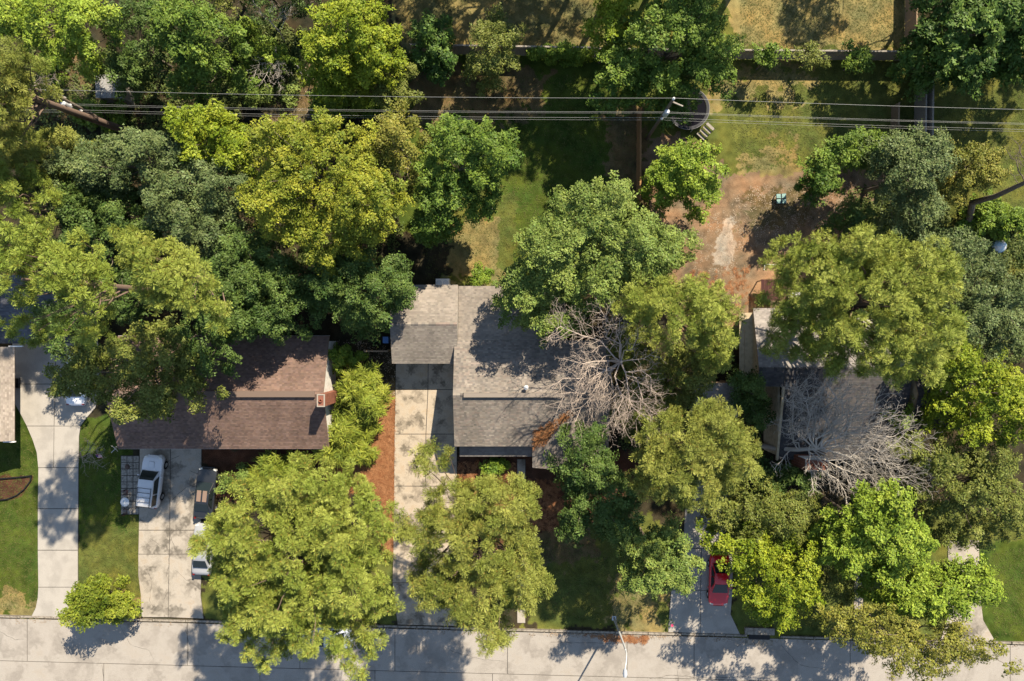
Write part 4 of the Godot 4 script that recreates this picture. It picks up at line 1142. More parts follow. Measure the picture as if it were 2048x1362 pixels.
	tree("bamboo_clump", "bamboo-like shrub under the front eave, at the massive pine's edge", "shrub", "bamboo", 2.6, 1.8, [[556, 938, 36, 34], [525, 950, 20, 26]], 204, "bamboo-like shrubs")
	tree("shrub", "pale green shrub beside the nose of the black car", "shrub", "light", 2.4, 1.6, [[472, 962, 38, 24]], 205)
	tree("shrub", "dark shrub against the north end of the white gable wall", "shrub", "bush", 2.8, 2.0, [[690, 715, 38, 28]], 206)
	tree("shrub", "round bright green bush behind the grey garage by the air conditioner", "shrub", "bush", 2.0, 1.5, [[956, 553, 20, 20]], 207)
	tree("shrub", "dark leafy shrub in the mulch bed at the grey house front", "shrub", "bush", 1.6, 1.1, [[990, 935, 26, 14]], 208)
	tree("shrub", "yellowed shrub at the edge of the pine straw strip", "shrub", "light", 1.8, 1.2, [[740, 1035, 22, 26]], 209)
	tree("shrub", "leafy shrub below the dark leaning limb in the east garden", "shrub", "bush", 3.0, 2.2, [[1985, 430, 46, 44], [2030, 445, 36, 36]], 210)
	tree("shrub", "tangled shrub under the fallen bare branches by the dirt path", "shrub", "light", 2.2, 1.6, [[545, 180, 46, 30], [500, 190, 40, 26]], 211, "", null, 0.8)
	tree("shrub", "mixed green shrub behind the fallen bare branches", "shrub", "bush", 3.2, 2.2, [[530, 110, 56, 34], [480, 60, 36, 30]], 212)
	tree("shrub", "climbing green vine shrub heaped on the shaded back fence", "shrub", "bush", 2.4, 1.2, [[1120, 103, 66, 14], [1160, 98, 26, 12]], 213)
	tree("shrub", "dim green shrub between the shed and the leaning pine trunk", "shrub", "bush", 2.5, 1.8, [[190, 225, 50, 30], [90, 130, 30, 34]], 214)
	tree("shrub", "low shrub at the foot of the yellow-green feathery tree", "shrub", "bush", 2.2, 1.6, [[690, 205, 80, 28]], 215)

func make_bare_trees() -> void:
	var b := Vector3(P(1246, 724, 9.0).x, 0, P(1246, 724, 9.0).z)
	var t := [[b, 0.26], [b + Vector3(0, 3, 0), 0.2], [b + Vector3(0.05, 6.2, 0.05), 0.16], [b + Vector3(0.0, 8.2, 0), 0.11]]
	bare_tree("dead tree with pinkish-brown bare branches over the grey roof", b, M.dead, 301, t, [
		[0.9, 1100, 770, 8.5, 0.07], [0.95, 1105, 650, 9.5, 0.06], [0.9, 1190, 615, 10.0, 0.06], [0.85, 1110, 810, 8.0, 0.06], [0.8, 1150, 840, 7.5, 0.06],
		[0.9, 1240, 640, 10.5, 0.05], [0.95, 1330, 790, 9.0, 0.05], [0.85, 1300, 880, 8.0, 0.065], [0.9, 1250, 860, 8.5, 0.05], [0.8, 1205, 860, 7.5, 0.05],
		[0.9, 1320, 715, 9.5, 0.045], [0.95, 1130, 720, 10.0, 0.05], [0.98, 1290, 650, 9.5, 0.04], [0.9, 1310, 830, 8.5, 0.045]], "dead_tree", "bare dead trees", 4, 0.85)
	var c := P(1655, 895, 0.0)
	c = Vector3(P(1640, 885, 6.5).x, 0, P(1640, 885, 6.5).z + 0.3)
	c = Vector3(P(1556, 905, 4.0).x, 0, P(1556, 905, 4.0).z)
	var u := [[c, 0.26], [c + Vector3(0.3, 2.5, -0.1), 0.22], [c + Vector3(1.2, 5.0, -0.4), 0.18], [c + Vector3(2.8, 6.6, -0.8), 0.13]]
	bare_tree("silver-grey dead tree with branches sweeping across the charcoal roof", c, M.dead_pale, 302, u, [
		[0.95, 1640, 760, 8.5, 0.07], [0.9, 1590, 800, 8.0, 0.06], [0.95, 1730, 800, 8.5, 0.07], [1.0, 1790, 830, 9.0, 0.06], [0.95, 1840, 890, 8.5, 0.065],
		[0.9, 1800, 930, 8.0, 0.06], [0.85, 1760, 970, 7.5, 0.06], [0.8, 1690, 1020, 7.0, 0.06], [0.9, 1820, 960, 8.0, 0.055], [0.8, 1670, 960, 7.0, 0.05], [0.95, 1700, 770, 9.0, 0.05],
		[0.9, 1770, 880, 9.0, 0.05], [0.7, 1560, 860, 7.0, 0.05], [0.6, 1545, 940, 6.0, 0.05], [0.9, 1740, 1000, 7.0, 0.05], [0.95, 1810, 860, 8.5, 0.045], [0.85, 1600, 765, 9.0, 0.08], [0.9, 1660, 765, 9.5, 0.08], [0.8, 1575, 800, 8.5, 0.07], [0.9, 1620, 790, 9.5, 0.07], [0.95, 1750, 790, 9.5, 0.06], [0.9, 1700, 850, 9.5, 0.06], [0.85, 1610, 770, 8.0, 0.05], [0.8, 1630, 980, 7.0, 0.05], [0.9, 1680, 800, 9.0, 0.05], [0.85, 1710, 940, 8.5, 0.05], [0.7, 1575, 830, 7.0, 0.045]], "dead_tree", "bare dead trees", 4, 0.85)
	# leaning dark limb in the east garden
	var d := P(1935, 455, 0.0)
	bare_tree("dark crooked trunk leaning past the east garden, pale dead twigs at its end", d, M.bark, 303, [[d, 0.3], [P(1945, 405, 3.0), 0.27], [P(1990, 393, 5.0), 0.22], [P(2050, 365, 8.0), 0.17], [P(2100, 330, 10.0), 0.1]], [
		[0.75, 2010, 300, 8.0, 0.05], [0.8, 2030, 280, 8.5, 0.05], [0.7, 2015, 340, 7.5, 0.035], [0.9, 2090, 270, 9.5, 0.05]], "dead_tree", "bare dead trees", 3)
	# fallen boughs by the wood's edge
	var f := P(547, 100, 0.6)
	bare_tree("fan of fallen bare branches on the green shrubs by the dirt path", Vector3(f.x, 0, f.z), M.dead_white, 304, [[Vector3(f.x, 0, f.z), 0.05], [P(551, 95, 2.5), 0.045]], [
		[0.9, 505, 155, 2.6, 0.03], [0.9, 528, 170, 2.6, 0.03], [0.9, 556, 155, 2.6, 0.03], [0.9, 515, 120, 2.6, 0.02], [0.9, 560, 175, 2.4, 0.02]], "fallen_branch", "fallen bare branches", 3)
	f = P(566, 78, 0.6)
	bare_tree("dead snag with a few pale limbs standing by the yellow-green tree", Vector3(f.x, 0, f.z), M.dead_white, 305, [[Vector3(f.x, 0, f.z), 0.07], [P(560, 65, 3.5), 0.055], [P(538, 40, 4.5), 0.05]], [
		[0.95, 507, 2, 6.0, 0.03], [0.95, 545, 10, 6.0, 0.03], [0.9, 575, 20, 5.5, 0.025], [1.0, 520, 25, 5.5, 0.03], [0.6, 585, 15, 5.0, 0.025]], "fallen_branch", "fallen bare branches", 3)
	f = P(580, 118, 0.6)
	bare_tree("thin dead branch lying across the dirt path by the wires", Vector3(f.x, 0, f.z), M.dead_white, 306, [[Vector3(f.x, 0, f.z), 0.03], [P(596, 133, 1.5), 0.026]], [
		[0.95, 626, 165, 1.6, 0.018], [0.95, 640, 155, 1.6, 0.018], [0.95, 612, 168, 1.5, 0.015]], "fallen_branch", "fallen bare branches", 3)
	f = P(60, 170, 8.0)
	bare_tree("bare twiggy bough beside the leaning pine's crown", Vector3(f.x, 0, f.z), M.dead, 307, [[Vector3(f.x, 0, f.z), 0.06], [Vector3(f.x, 5.0, f.z), 0.045], [f, 0.03]], [
		[1.0, 112, 155, 8.4, 0.025], [1.0, 105, 172, 8.2, 0.025], [0.95, 90, 150, 8.6, 0.02]], "fallen_branch", "fallen bare branches", 3)
	f = P(170, 912, 0.0)
	bare_tree("wiry grey leafless shrub at the edge of the curved driveway", f, M.dead, 308, [[f, 0.05], [f + Vector3(0, 0.5, 0), 0.04]], [
		[0.9, 135, 900, 1.6, 0.02], [0.9, 140, 930, 1.5, 0.02], [0.9, 170, 945, 1.5, 0.02], [0.9, 205, 935, 1.5, 0.02], [0.9, 210, 900, 1.6, 0.02], [0.9, 175, 885, 1.7, 0.02], [0.9, 155, 915, 1.9, 0.02], [0.9, 190, 915, 1.9, 0.02]], "bare_shrub", "", 3)

# ------------------------------------------------------------------ cars
func loft(sec: Array) -> ArrayMesh:
	# sec: rings of points from front to back, each an array of [x, y] for the right half from the bottom to the middle of the top, at z
	var b := MB.new()
	b.smooth = true
	var rings := []
	for s in sec:
		var z: float = s[0]
		var ring := []
		for q in s[1]:
			ring.append(Vector3(q[0], q[1], z))
		for i in range(s[1].size() - 1, -1, -1):
			if s[1][i][0] > 0.001:
				ring.append(Vector3(-s[1][i][0], s[1][i][1], z))
		rings.append(ring)
	var m: int = rings[0].size()
	var nn := []
	for i in rings.size():
		var row := []
		for k in m:
			var up: Vector3 = rings[mini(i + 1, rings.size() - 1)][k] - rings[maxi(i - 1, 0)][k]
			var al: Vector3 = rings[i][(k + 1) % m] - rings[i][(k - 1 + m) % m]
			var f := al.cross(up)
			f = f.normalized() if f.length() > 1e-6 else Vector3.UP
			var mid := Vector3(0, 0.6, rings[i][k].z)
			if f.dot(rings[i][k] - mid) < 0:
				f = -f
			row.append(f)
		nn.append(row)
	for i in rings.size() - 1:
		for k in m:
			var k2 := (k + 1) % m
			b.ntri(rings[i][k], nn[i][k], rings[i][k2], nn[i][k2], rings[i + 1][k2], nn[i + 1][k2])
			b.ntri(rings[i][k], nn[i][k], rings[i + 1][k2], nn[i + 1][k2], rings[i + 1][k], nn[i + 1][k])
	for e in [0, rings.size() - 1]:
		for k in range(1, m - 1):
			if e == 0:
				b.tri(rings[0][0], rings[0][k], rings[0][k + 1])
			else:
				b.tri(rings[e][0], rings[e][k + 1], rings[e][k])
	return b.done()

func panel(a: Vector3, b: Vector3, c: Vector3, d: Vector3, out: Vector3) -> ArrayMesh:
	var m := MB.new()
	var o := out.normalized() * 0.012
	m.quad(a + o, b + o, c + o, d + o)
	m.quad(a - o, d - o, c - o, b - o)
	m.quad(a - o, b - o, b + o, a + o); m.quad(b - o, c - o, c + o, b + o); m.quad(c - o, d - o, d + o, c + o); m.quad(d - o, a - o, a + o, d + o)
	return m.done()

func car(label: String, category: String, at: Vector3, turn: float, m: Material, suv := false, roof_m: Material = null) -> Node3D:
	# nose towards -z
	var o := thing("parked_car", label, category, at, turn, "parked cars")
	var L := 4.75 if suv else 4.7
	var w := 0.93 if suv else 0.9
	var belt := 1.06 if suv else 0.9
	var hood := 1.02 if suv else 0.8
	var deck := 1.06 if suv else 0.92
	var hl := L / 2
	var ring = func(hw: float, yb: float, yt: float, crown: float): return [[hw * 0.9, yb], [hw, yb + (yt - yb) * 0.45], [hw * 0.985, yt - 0.1], [hw * 0.9, yt - 0.02], [hw * 0.5, yt + crown * 0.8], [0.0, yt + crown]]
	var sec := []
	sec.append([-hl, ring.call(w * 0.62, 0.38, hood - 0.26, 0.0)])
	sec.append([-hl + 0.1, ring.call(w * 0.82, 0.3, hood - 0.12, 0.0)])
	sec.append([-hl + 0.35, ring.call(w * 0.95, 0.26, hood - 0.05, 0.02)])
	sec.append([-hl + 0.8, ring.call(w, 0.26, hood, 0.03)])
	var cowl := -hl + (1.35 if suv else 1.3)
	sec.append([cowl, ring.call(w, 0.26, belt - 0.02, 0.03)])
	sec.append([0.0, ring.call(w, 0.26, belt, 0.0)])
	var rear := hl - (0.12 if suv else 0.75)
	sec.append([rear - 0.3, ring.call(w, 0.26, belt, 0.02)])
	if not suv:
		sec.append([hl - 0.35, ring.call(w * 0.96, 0.28, deck - 0.02, 0.02)])
	sec.append([hl - 0.1, ring.call(w * 0.9, 0.32, deck - (0.04 if suv else 0.1), 0.0)])
	sec.append([hl, ring.call(w * 0.78, 0.4, deck - (0.12 if suv else 0.28), 0.0)])
	part(o, "body", loft(sec), m)
	# cabin
	var top := 1.78 if suv else 1.42
	var rf := cowl + (0.75 if suv else 0.95)
	var rb := hl - (0.3 if suv else 1.55)
	var wb := w * 0.86
	var wt := w * (0.74 if suv else 0.66)
	var cab = func(hw: float, hy: float): return [[hw, belt - 0.06], [hw * 0.99, belt + (hy - belt) * 0.5], [hw * 0.95, hy - 0.06], [hw * 0.86, hy - 0.015], [hw * 0.5, hy + 0.012], [0.0, hy + 0.02]]
	var cs := []
	cs.append([cowl + 0.02, cab.call(wb, belt + 0.06)])
	cs.append([rf, cab.call(wt * 1.06, top - 0.02)])
	cs.append([(rf + rb) / 2, cab.call(wt * 1.08, top)])
	cs.append([rb, cab.call(wt * 1.05, top - 0.03)])
	cs.append([rear - 0.02, cab.call(wb * 0.94, belt + 0.08)])
	part(o, "roof", loft(cs), roof_m if roof_m else m)
	# glass
	var f0 := Vector3(wb * 0.9, belt + 0.07, cowl + 0.05); var f1 := Vector3(wt * 0.9, top - 0.04, rf - 0.03)
	part(o, "windshield", panel(Vector3(-f0.x, f0.y, f0.z), f0, f1, Vector3(-f1.x, f1.y, f1.z), Vector3(0, 1, -1)), M.glass, Vector3(0, 0.02, -0.02))
	var b0 := Vector3(wb * 0.84, belt + 0.12, rear - 0.06); var b1 := Vector3(wt * 0.88, top - 0.06, rb + 0.04)
	part(o, "rear_window", panel(b0, Vector3(-b0.x, b0.y, b0.z), Vector3(-b1.x, b1.y, b1.z), b1, Vector3(0, 1, 1)), M.glass, Vector3(0, 0.02, 0.02))
	for s in [-1.0, 1.0]:
		var za := cowl + 0.45
		var zb := (rf + rb) / 2 + 0.1
		var zc := rear - 0.25
		for q in [[za, zb - 0.05, rf + 0.05, zb - 0.05], [zb + 0.05, zc, zb + 0.05, rb - 0.05]]:
			part(o, "side_window", panel(Vector3(s * wb * 1.01, belt + 0.02, q[0]), Vector3(s * wb * 1.01, belt + 0.02, q[1]), Vector3(s * wt * 1.05, top - 0.12, q[3]), Vector3(s * wt * 1.05, top - 0.12, q[2]), Vector3(s, 0.3, 0)), M.glass)
		part(o, "mirror", box_mesh(Vector3(0.2, 0.14, 0.1), 0.02), m, Vector3(s * (w + 0.1), belt + 0.06, cowl + 0.5))
		part(o, "headlight", box_mesh(Vector3(0.36, 0.12, 0.3), 0.03), M.lens, Vector3(s * w * 0.68, hood - 0.14, -hl + 0.26)).rotation.y = s * -0.5
		part(o, "taillight", box_mesh(Vector3(0.16, 0.2, 0.12), 0.02), M.tail, Vector3(s * w * 0.76, deck - 0.16, hl - 0.08))
		for z in [-hl + 0.9, hl - 1.0]:
			var t := MB.new()
			t.smooth = false
			var rw := 0.37 if suv else 0.32
			t.lathe(Vector3.ZERO, [[rw * 0.6, -0.1], [rw * 0.95, -0.11], [rw, -0.07], [rw, 0.07], [rw * 0.95, 0.11], [rw * 0.6, 0.1], [rw * 0.6, -0.1]], 18, Basis(Vector3.BACK, PI / 2))
			var wh := part(o, "wheel", t.done(), M.rubber, Vector3(s * (w - 0.06 if suv else w - 0.1), rw, z))
			var rm := MB.new()
			rm.lathe(Vector3.ZERO, [[0.0, 0.08], [rw * 0.2, 0.08], [rw * 0.55, 0.06], [rw * 0.62, 0.09], [rw * 0.62, -0.09], [0.0, -0.08]], 12, Basis(Vector3.BACK, -PI / 2 * s))
			part(wh, "rim", rm.done(), M.rim)
	part(o, "bumper", box_mesh(Vector3(w * 1.3, 0.16, 0.14), 0.03), m if not suv else M.rim, Vector3(0, 0.45, hl + 0.01))
	part(o, "grille", box_mesh(Vector3(w * 0.9, 0.16, 0.06), 0.02), M.black, Vector3(0, hood - 0.32, -hl + 0.01))
	if suv:
		for s in [-1.0, 1.0]:
			part(o, "roof_rail", box_mesh(Vector3(0.05, 0.06, 1.7), 0.01), M.black, Vector3(s * wt * 0.86, top + 0.06, rb - 0.85))
		for k in 5:
			part(o, "rack_bar", box_mesh(Vector3(wt * 1.7, 0.04, 0.045 if k < 4 else 0.07), 0.01), M.black, Vector3(0, top + 0.09, rb - 1.65 + k * 0.41))
		var hs := MB.new()
		hs.prism(PackedVector2Array([Vector2(-0.22, -0.3), Vector2(0.22, -0.3), Vector2(0.28, 0.3), Vector2(-0.28, 0.3)]), 0.0, 0.07, 0.03)
		part(o, "hood_scoop", hs.done(), m, Vector3(0, hood + 0.0, -hl + 0.85))
	return o

func make_cars() -> void:
	var drv := 0.065
	car("white off-road wagon with black roof rack beside the paved sitting area", "car", Vector3(P(303, 962, 0.8).x, drv, P(303, 962, 0.8).z), -0.12, paint(lin(0.6, 0.61, 0.64)), true)
	var black := car("black saloon car with brown reflection and fading painted on its roof, parked beside the white wagon", "car", Vector3(P(411, 986, 0.7).x, 0.0, P(411, 986, 0.7).z), -0.1, paint(lin(0.014, 0.015, 0.017)), false)
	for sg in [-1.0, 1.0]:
		part(black, "reflection_fade_panel", box_mesh(Vector3(0.38, 0.012, 1.0), 0.003), mat(lin(0.2, 0.14, 0.11), 0.6), Vector3(sg * 0.26, 1.437, 0.12))  # roof reflection and fading put into two brown strips
	car("silver saloon car half hidden under the massive pine", "car", Vector3(P(406, 1098, 0.7).x, 0.0, P(406, 1098, 0.7).z), -0.05, paint(lin(0.3, 0.31, 0.33)))
	car("white car under the oak on the curved driveway", "car", Vector3(P(153, 758, 0.7).x, drv, P(153, 758, 0.7).z), 0.0, paint(lin(0.72, 0.74, 0.78)))
	car("bright red car under the olive-yellow tree on the pale driveway", "car", Vector3(P(1438, 1160, 0.7).x, drv, P(1438, 1160, 0.7).z), PI - 0.03, paint(lin(0.6, 0.004, 0.012)))
	car("pale blue car at the kerb under the massive pine", "car", Vector3(P(655, 1275, 0.7).x, 0.035, P(655, 1275, 0.7).z), PI / 2 - 0.026, paint(lin(0.42, 0.47, 0.55)))

# ------------------------------------------------------------------ fences, poles and small things
func fence(label: String, a: Vector2, b: Vector2, h: float, m: Material, called := "wooden_fence") -> void:
	var at := Vector3(a.x, 0, a.y)
	var len := a.distance_to(b)
	var o := thing(called, label, "fence", at, -atan2(b.y - a.y, b.x - a.x), "")
	var r := RandomNumberGenerator.new()
	r.seed = int(len * 100)
	var pw := maxf(0.14, len / 290.0)
	var kinds := []
	for k in 3:
		kinds.append(box_mesh(Vector3(pw - 0.012, h - 0.08 + 0.05 * k, 0.022)))
	var n := int(len / pw)
	for i in n:
		var p := part(o, "picket", kinds[r.randi() % 3], m, Vector3((i + 0.5) * pw, h / 2 + 0.02, r.randf_range(-0.008, 0.008)))
		p.rotation.x = r.randf_range(-0.02, 0.02)
	for y in [0.3, h - 0.3]:
		part(o, "rail", box_mesh(Vector3(len, 0.09, 0.04)), m, Vector3(len / 2, y, -0.045))
	var np := int(len / 2.4) + 1
	for i in np + 1:
		part(o, "post", box_mesh(Vector3(0.1, h + 0.05, 0.1), 0.01), m, Vector3(minf(len, i * len / np), h / 2, -0.12))
	part(o, "cap_rail", box_mesh(Vector3(len, 0.035, 0.15), 0.006), m, Vector3(len / 2, h + 0.05, -0.03))

func make_fences() -> void:
	var fx := func(px, py, h): return Vector2(P(px, py, h).x, P(px, py, h).z)
	fence("long weathered wooden fence across the back between the lawns", fx.call(1190, 98, 1.85), fx.call(1830, 104, 1.85), 1.85, M.wood_grey)
	fence("shaded wooden fence under vines behind the middle lawn", fx.call(820, 90, 1.85), fx.call(1188, 96, 1.85), 1.85, M.wood_grey)
	fence("grey wooden side fence, first of the close parallel pair", fx.call(1852, 110, 1.7), fx.call(1850, 300, 1.7), 1.7, M.wood_grey)
	fence("grey wooden side fence, second of the close parallel pair", fx.call(1866, 110, 1.8), fx.call(1864, 300, 1.8), 1.8, M.wood_grey)
	fence("orange-brown wooden side fence along the shaded back lawn", fx.call(1281, 215, 1.8), fx.call(1280, 400, 1.8), 1.8, M.wood_orange)
	fence("brown fence running up from the corner beside the dry lawn", fx.call(1834, -60, 1.8), fx.call(1832, 98, 1.8), 1.8, M.wood)
	fence("short wooden gate fence between the white gable and the grey garage", fx.call(728, 703, 1.7), fx.call(776, 703, 1.7), 1.7, M.wood)
	fence("reddish wooden fence beside the carport and tan gable wall", fx.call(1424, 766, 1.7), fx.call(1480, 766, 1.7), 1.7, M.wood)
	fence("low pink-brown garden fence under the wires", fx.call(1797, 205, 1.2), fx.call(1796, 250, 1.2), 1.2, M.wood)

func wire(label: String, pts: Array, r := 0.02) -> void:
	# pts: points it hangs from
	var o := thing("power_line", label, "wire", Vector3.ZERO, 0.0, "wires between the utility poles")
	for i in pts.size() - 1:
		var b := MB.new()
		b.smooth = true
		var ps := []
		var rs := []
		for k in 15:
			var t := k / 14.0
			ps.append(pts[i].lerp(pts[i + 1], t) - Vector3(0, 0.5 * 4 * t * (1 - t), 0))
			rs.append(r)
		b.tube(ps, rs, 5)
		part(o, "span", b.done(), M.wire)

func utility_pole(label: String, at: Vector3) -> void:
	var o := thing("utility_pole", label, "pole", at, 0.0, "utility poles")
	var b := MB.new()
	b.smooth = true
	b.tube([Vector3(0, -0.2, 0), Vector3(0, 5, 0), Vector3(0, 10.2, 0)], [0.16, 0.14, 0.11], 10)
	part(o, "shaft", b.done(), M.bark)
	var t := MB.new()
	t.lathe(Vector3(-0.05, 7.5, 0.34), [[0.0, 0.0], [0.2, 0.0], [0.21, 0.85], [0.12, 0.95], [0.0, 0.95]], 12)
	part(o, "transformer", t.done(), M.galv)
	part(o, "crossarm", box_mesh(Vector3(0.9, 0.1, 0.1)), M.wood_grey, Vector3(0.5, 9.4, 0.1)).rotation.y = -0.4
	for y in [10.28, 7.6, 6.2]:
		var i := MB.new()
		i.lathe(Vector3(0, y - 0.1, 0.0 if y > 10 else 0.16), [[0.05, 0.0], [0.11, 0.04], [0.06, 0.1], [0.11, 0.15], [0.05, 0.24], [0.0, 0.26]], 8)
		part(o, "insulator", i.done(), M.white)

func make_street_things() -> void:
	var p2 := Vector3(P(1347, 198, 10.2).x, 0, P(1347, 198, 10.2).z)
	var p1 := Vector3(P(95, 181, 10.2).x, 0, P(95, 181, 10.2).z)
	var p3 := p2 + (p2 - p1) + Vector3(0, 0, 0.6)
	utility_pole("utility pole with transformer beside the trampoline", p2)
	utility_pole("utility pole beside the leaning bare pine trunk", p1)
	var p0 := p1 - (p2 - p1)
	wire("topmost pale wire crossing the back gardens", [p0 + Vector3(0, 10.4, 0), p1 + Vector3(0, 10.4, 0), p2 + Vector3(0, 10.4, 0), p3 + Vector3(0, 10.4, 0)], 0.011)
	wire("second wire, strung at transformer height", [p0 + Vector3(0, 7.75, 0.16), p1 + Vector3(0, 7.75, 0.16), p2 + Vector3(0, 7.75, 0.16), p3 + Vector3(0, 7.75, 0.16)], 0.009)
	wire("thin wire strung just under the second wire", [p0 + Vector3(0, 7.2, 0.1), p1 + Vector3(0, 7.2, 0.1), p2 + Vector3(0, 7.3, 0.1), p3 + Vector3(0, 7.3, 0.1)], 0.007)
	wire("thick cable strung lowest between the poles", [p0 + Vector3(0, 6.3, 0.16), p1 + Vector3(0, 6.3, 0.16), p2 + Vector3(0, 6.35, 0.16), p3 + Vector3(0, 6.3, 0.2)], 0.009)
	wire("thin drop wire alongside the lowest cable", [p0 + Vector3(0, 5.9, 0.2), p1 + Vector3(0, 5.9, 0.2), p2 + Vector3(0, 5.9, 0.2), p3 + Vector3(0, 5.8, 0.2)], 0.007)
	# street lamp
	var s := P(1228, 1236, 0)
	var o := thing("street_lamp", "galvanized street lamp with curved arm reaching over the concrete street", "street lamp", s)
	var b := MB.new()
	b.smooth = true
	b.tube([Vector3(0, 0, 0), Vector3(0, 3.4, 0), Vector3(0, 6.4, 0)], [0.11, 0.09, 0.07], 10)
	part(o, "pole", b.done(), M.galv)
	var e := P(1250, 1340, 7.6) - s
	var b2 := MB.new()
	b2.smooth = true
	b2.tube([Vector3(0, 6.3, 0), Vector3(0, 6.8, 0.1), Vector3(e.x * 0.4, 7.3, e.z * 0.45), Vector3(e.x, 7.6, e.z)], [0.06, 0.055, 0.05, 0.045], 8)
	part(o, "arm", b2.done(), M.galv)
	var hd := MB.new()
	hd.smooth = true
	hd.tube([Vector3(0, 0, -0.35), Vector3(0, 0.03, -0.2), Vector3(0, 0.03, 0.1), Vector3(0, 0, 0.32), Vector3(0, -0.02, 0.4)], [0.06, 0.16, 0.2, 0.15, 0.03], 10)
	part(o, "lamp_head", hd.done(), M.galv, Vector3(e.x, 7.6, e.z + 0.2))
	part(o, "base_plate", box_mesh(Vector3(0.4, 0.05, 0.4), 0.01), M.galv, Vector3(0, 0.03, 0))
	# trampoline
	var tp := P(1377, 217, 0.85)
	var t := thing("trampoline", "round black trampoline with grey rim under the huge tree by the utility pole", "trampoline", Vector3(tp.x, 0, tp.z))
	var mt := MB.new()
	mt.lathe(Vector3(0, 0.83, 0), [[1.62, 0.0], [0.8, -0.02], [0.0, -0.03]], 40)
	part(t, "mat", mt.done(), M.net)
	var pad := MB.new()
	pad.lathe(Vector3(0, 0.86, 0), [[1.84, 0.0], [1.84, 0.03], [1.62, 0.02], [1.62, -0.01]], 40)
	part(t, "spring_pad", pad.done(), mat(lin(0.02, 0.022, 0.03), 0.6))
	var ring := MB.new()
	ring.smooth = true
	var ps := []
	var rs := []
	for k in 41:
		ps.append(Vector3(cos(TAU * k / 40) * 1.88, 0.85, sin(TAU * k / 40) * 1.88))
		rs.append(0.035)
	ring.tube(ps, rs, 6, false)
	part(t, "rim", ring.done(), mat(lin(0.16, 0.16, 0.17), 0.5))
	for k in 6:
		var a := TAU * k / 6 + 0.3
		var lg := MB.new()
		lg.smooth = true
		lg.tube([Vector3(cos(a) * 1.86, 0.85, sin(a) * 1.86), Vector3(cos(a) * 1.9, 0.0, sin(a) * 1.9)], [0.03, 0.03], 6)
		part(t, "leg", lg.done(), M.galv)
	var st := P(1412, 262, 0.3)
	var ld := thing("step_stool", "wooden steps with dark handrails beside the trampoline", "steps", Vector3(st.x, 0, st.z), -0.75)
	for k in 4:
		part(ld, "tread", box_mesh(Vector3(0.9, 0.05, 0.26), 0.008), M.wood_grey, Vector3(0, 0.2 + 0.2 * (3 - k), -0.35 + 0.32 * k))
	for sgn in [-1.0, 1.0]:
		var rl := MB.new()
		rl.box(Vector3.ZERO, Vector3(0.06, 0.12, 1.55), Basis(Vector3.RIGHT, 0.56))
		part(ld, "stringer", rl.done(), M.black, Vector3(sgn * 0.43, 0.42, 0.12))
	# fire pit cover
	var fp := P(1563, 397, 0.5)
	var f := thing("fire_table", "small square teal table with dark crossed top on the bare soil", "table", Vector3(fp.x, 0, fp.z), 0.05)
	for k in 4:
		var a := PI / 2 * k + PI / 4
		var q := MB.new()
		q.prism(PackedVector2Array([Vector2(0.03, 0.03), Vector2(0.44, 0.05), Vector2(0.44, 0.44), Vector2(0.05, 0.44)]), 0.46, 0.5, 0.01)
		var pn := part(f, "top_panel", q.done(), M.teal)
		pn.rotation.y = PI / 2 * k
		part(f, "leg", box_mesh(Vector3(0.07, 0.46, 0.07)), M.black, Vector3(cos(a) * 0.55, 0.23, sin(a) * 0.55))
	part(f, "frame", box_mesh(Vector3(0.92, 0.05, 0.92), 0.01), M.black, Vector3(0, 0.43, 0))
	# air conditioner behind the garage
	var ac := P(885, 566, 0.8)
	var acn := thing("air_conditioner", "pale grey air conditioning unit behind the grey garage", "air conditioner", Vector3(ac.x, 0, ac.z))
	part(acn, "casing", box_mesh(Vector3(1.25, 0.8, 0.8), 0.02), M.white, Vector3(0, 0.4, 0))
	for k in 2:
		var fn := MB.new()
		fn.lathe(Vector3.ZERO, [[0.26, 0.0], [0.26, 0.03], [0.2, 0.03], [0.05, 0.02], [0.0, 0.02]], 14)
		part(acn, "fan_grille", fn.done(), M.galv, Vector3(-0.3 + 0.6 * k, 0.8, 0))
	# basketball hoop
	var bh := P(31, 766, 0.0)
	var bk := thing("basketball_hoop", "black basketball hoop stand at the roof edge by the curved driveway", "basketball hoop", Vector3(bh.x, 0.06, bh.z))
	part(bk, "base", box_mesh(Vector3(0.6, 0.18, 0.9), 0.04), M.black, Vector3(0.2, 0.09, 0))
	var pl := MB.new()
	pl.smooth = true
	pl.tube([Vector3(0.2, 0.1, 0), Vector3(0.2, 2.6, 0), Vector3(0.5, 3.1, 0)], [0.05, 0.05, 0.04], 8)
	part(bk, "pole", pl.done(), M.black)
	part(bk, "backboard", box_mesh(Vector3(0.06, 0.75, 1.1), 0.01), M.steel, Vector3(0.55, 3.2, 0))
	var hr := MB.new()
	hr.smooth = true
	var hp := []
	var hrr := []
	for k in 17:
		hp.append(Vector3(0.86 + cos(TAU * k / 16) * 0.23, 3.0, sin(TAU * k / 16) * 0.23))
		hrr.append(0.014)
	hr.tube(hp, hrr, 5, false)
	part(bk, "rim", hr.done(), mat(lin(0.5, 0.12, 0.03), 0.5))
	# satellite dish
	var sp := P(232, 894, 2.6)
	var sdh := thing("satellite_dish", "white satellite dish at the front corner of the brown roof", "satellite dish", Vector3(sp.x, 0, sp.z))
	var dish := MB.new()
	dish.smooth = false
	var tilt := Basis(Vector3(0.75, 0, 0.66).normalized(), 1.1)
	dish.lathe(Vector3.ZERO, [[0.42, 0.1], [0.3, 0.05], [0.15, 0.012], [0.0, 0.0]], 20, tilt)
	part(sdh, "reflector", dish.done(), M.white, Vector3(0, 2.7, 0.05))
	var mast := MB.new()
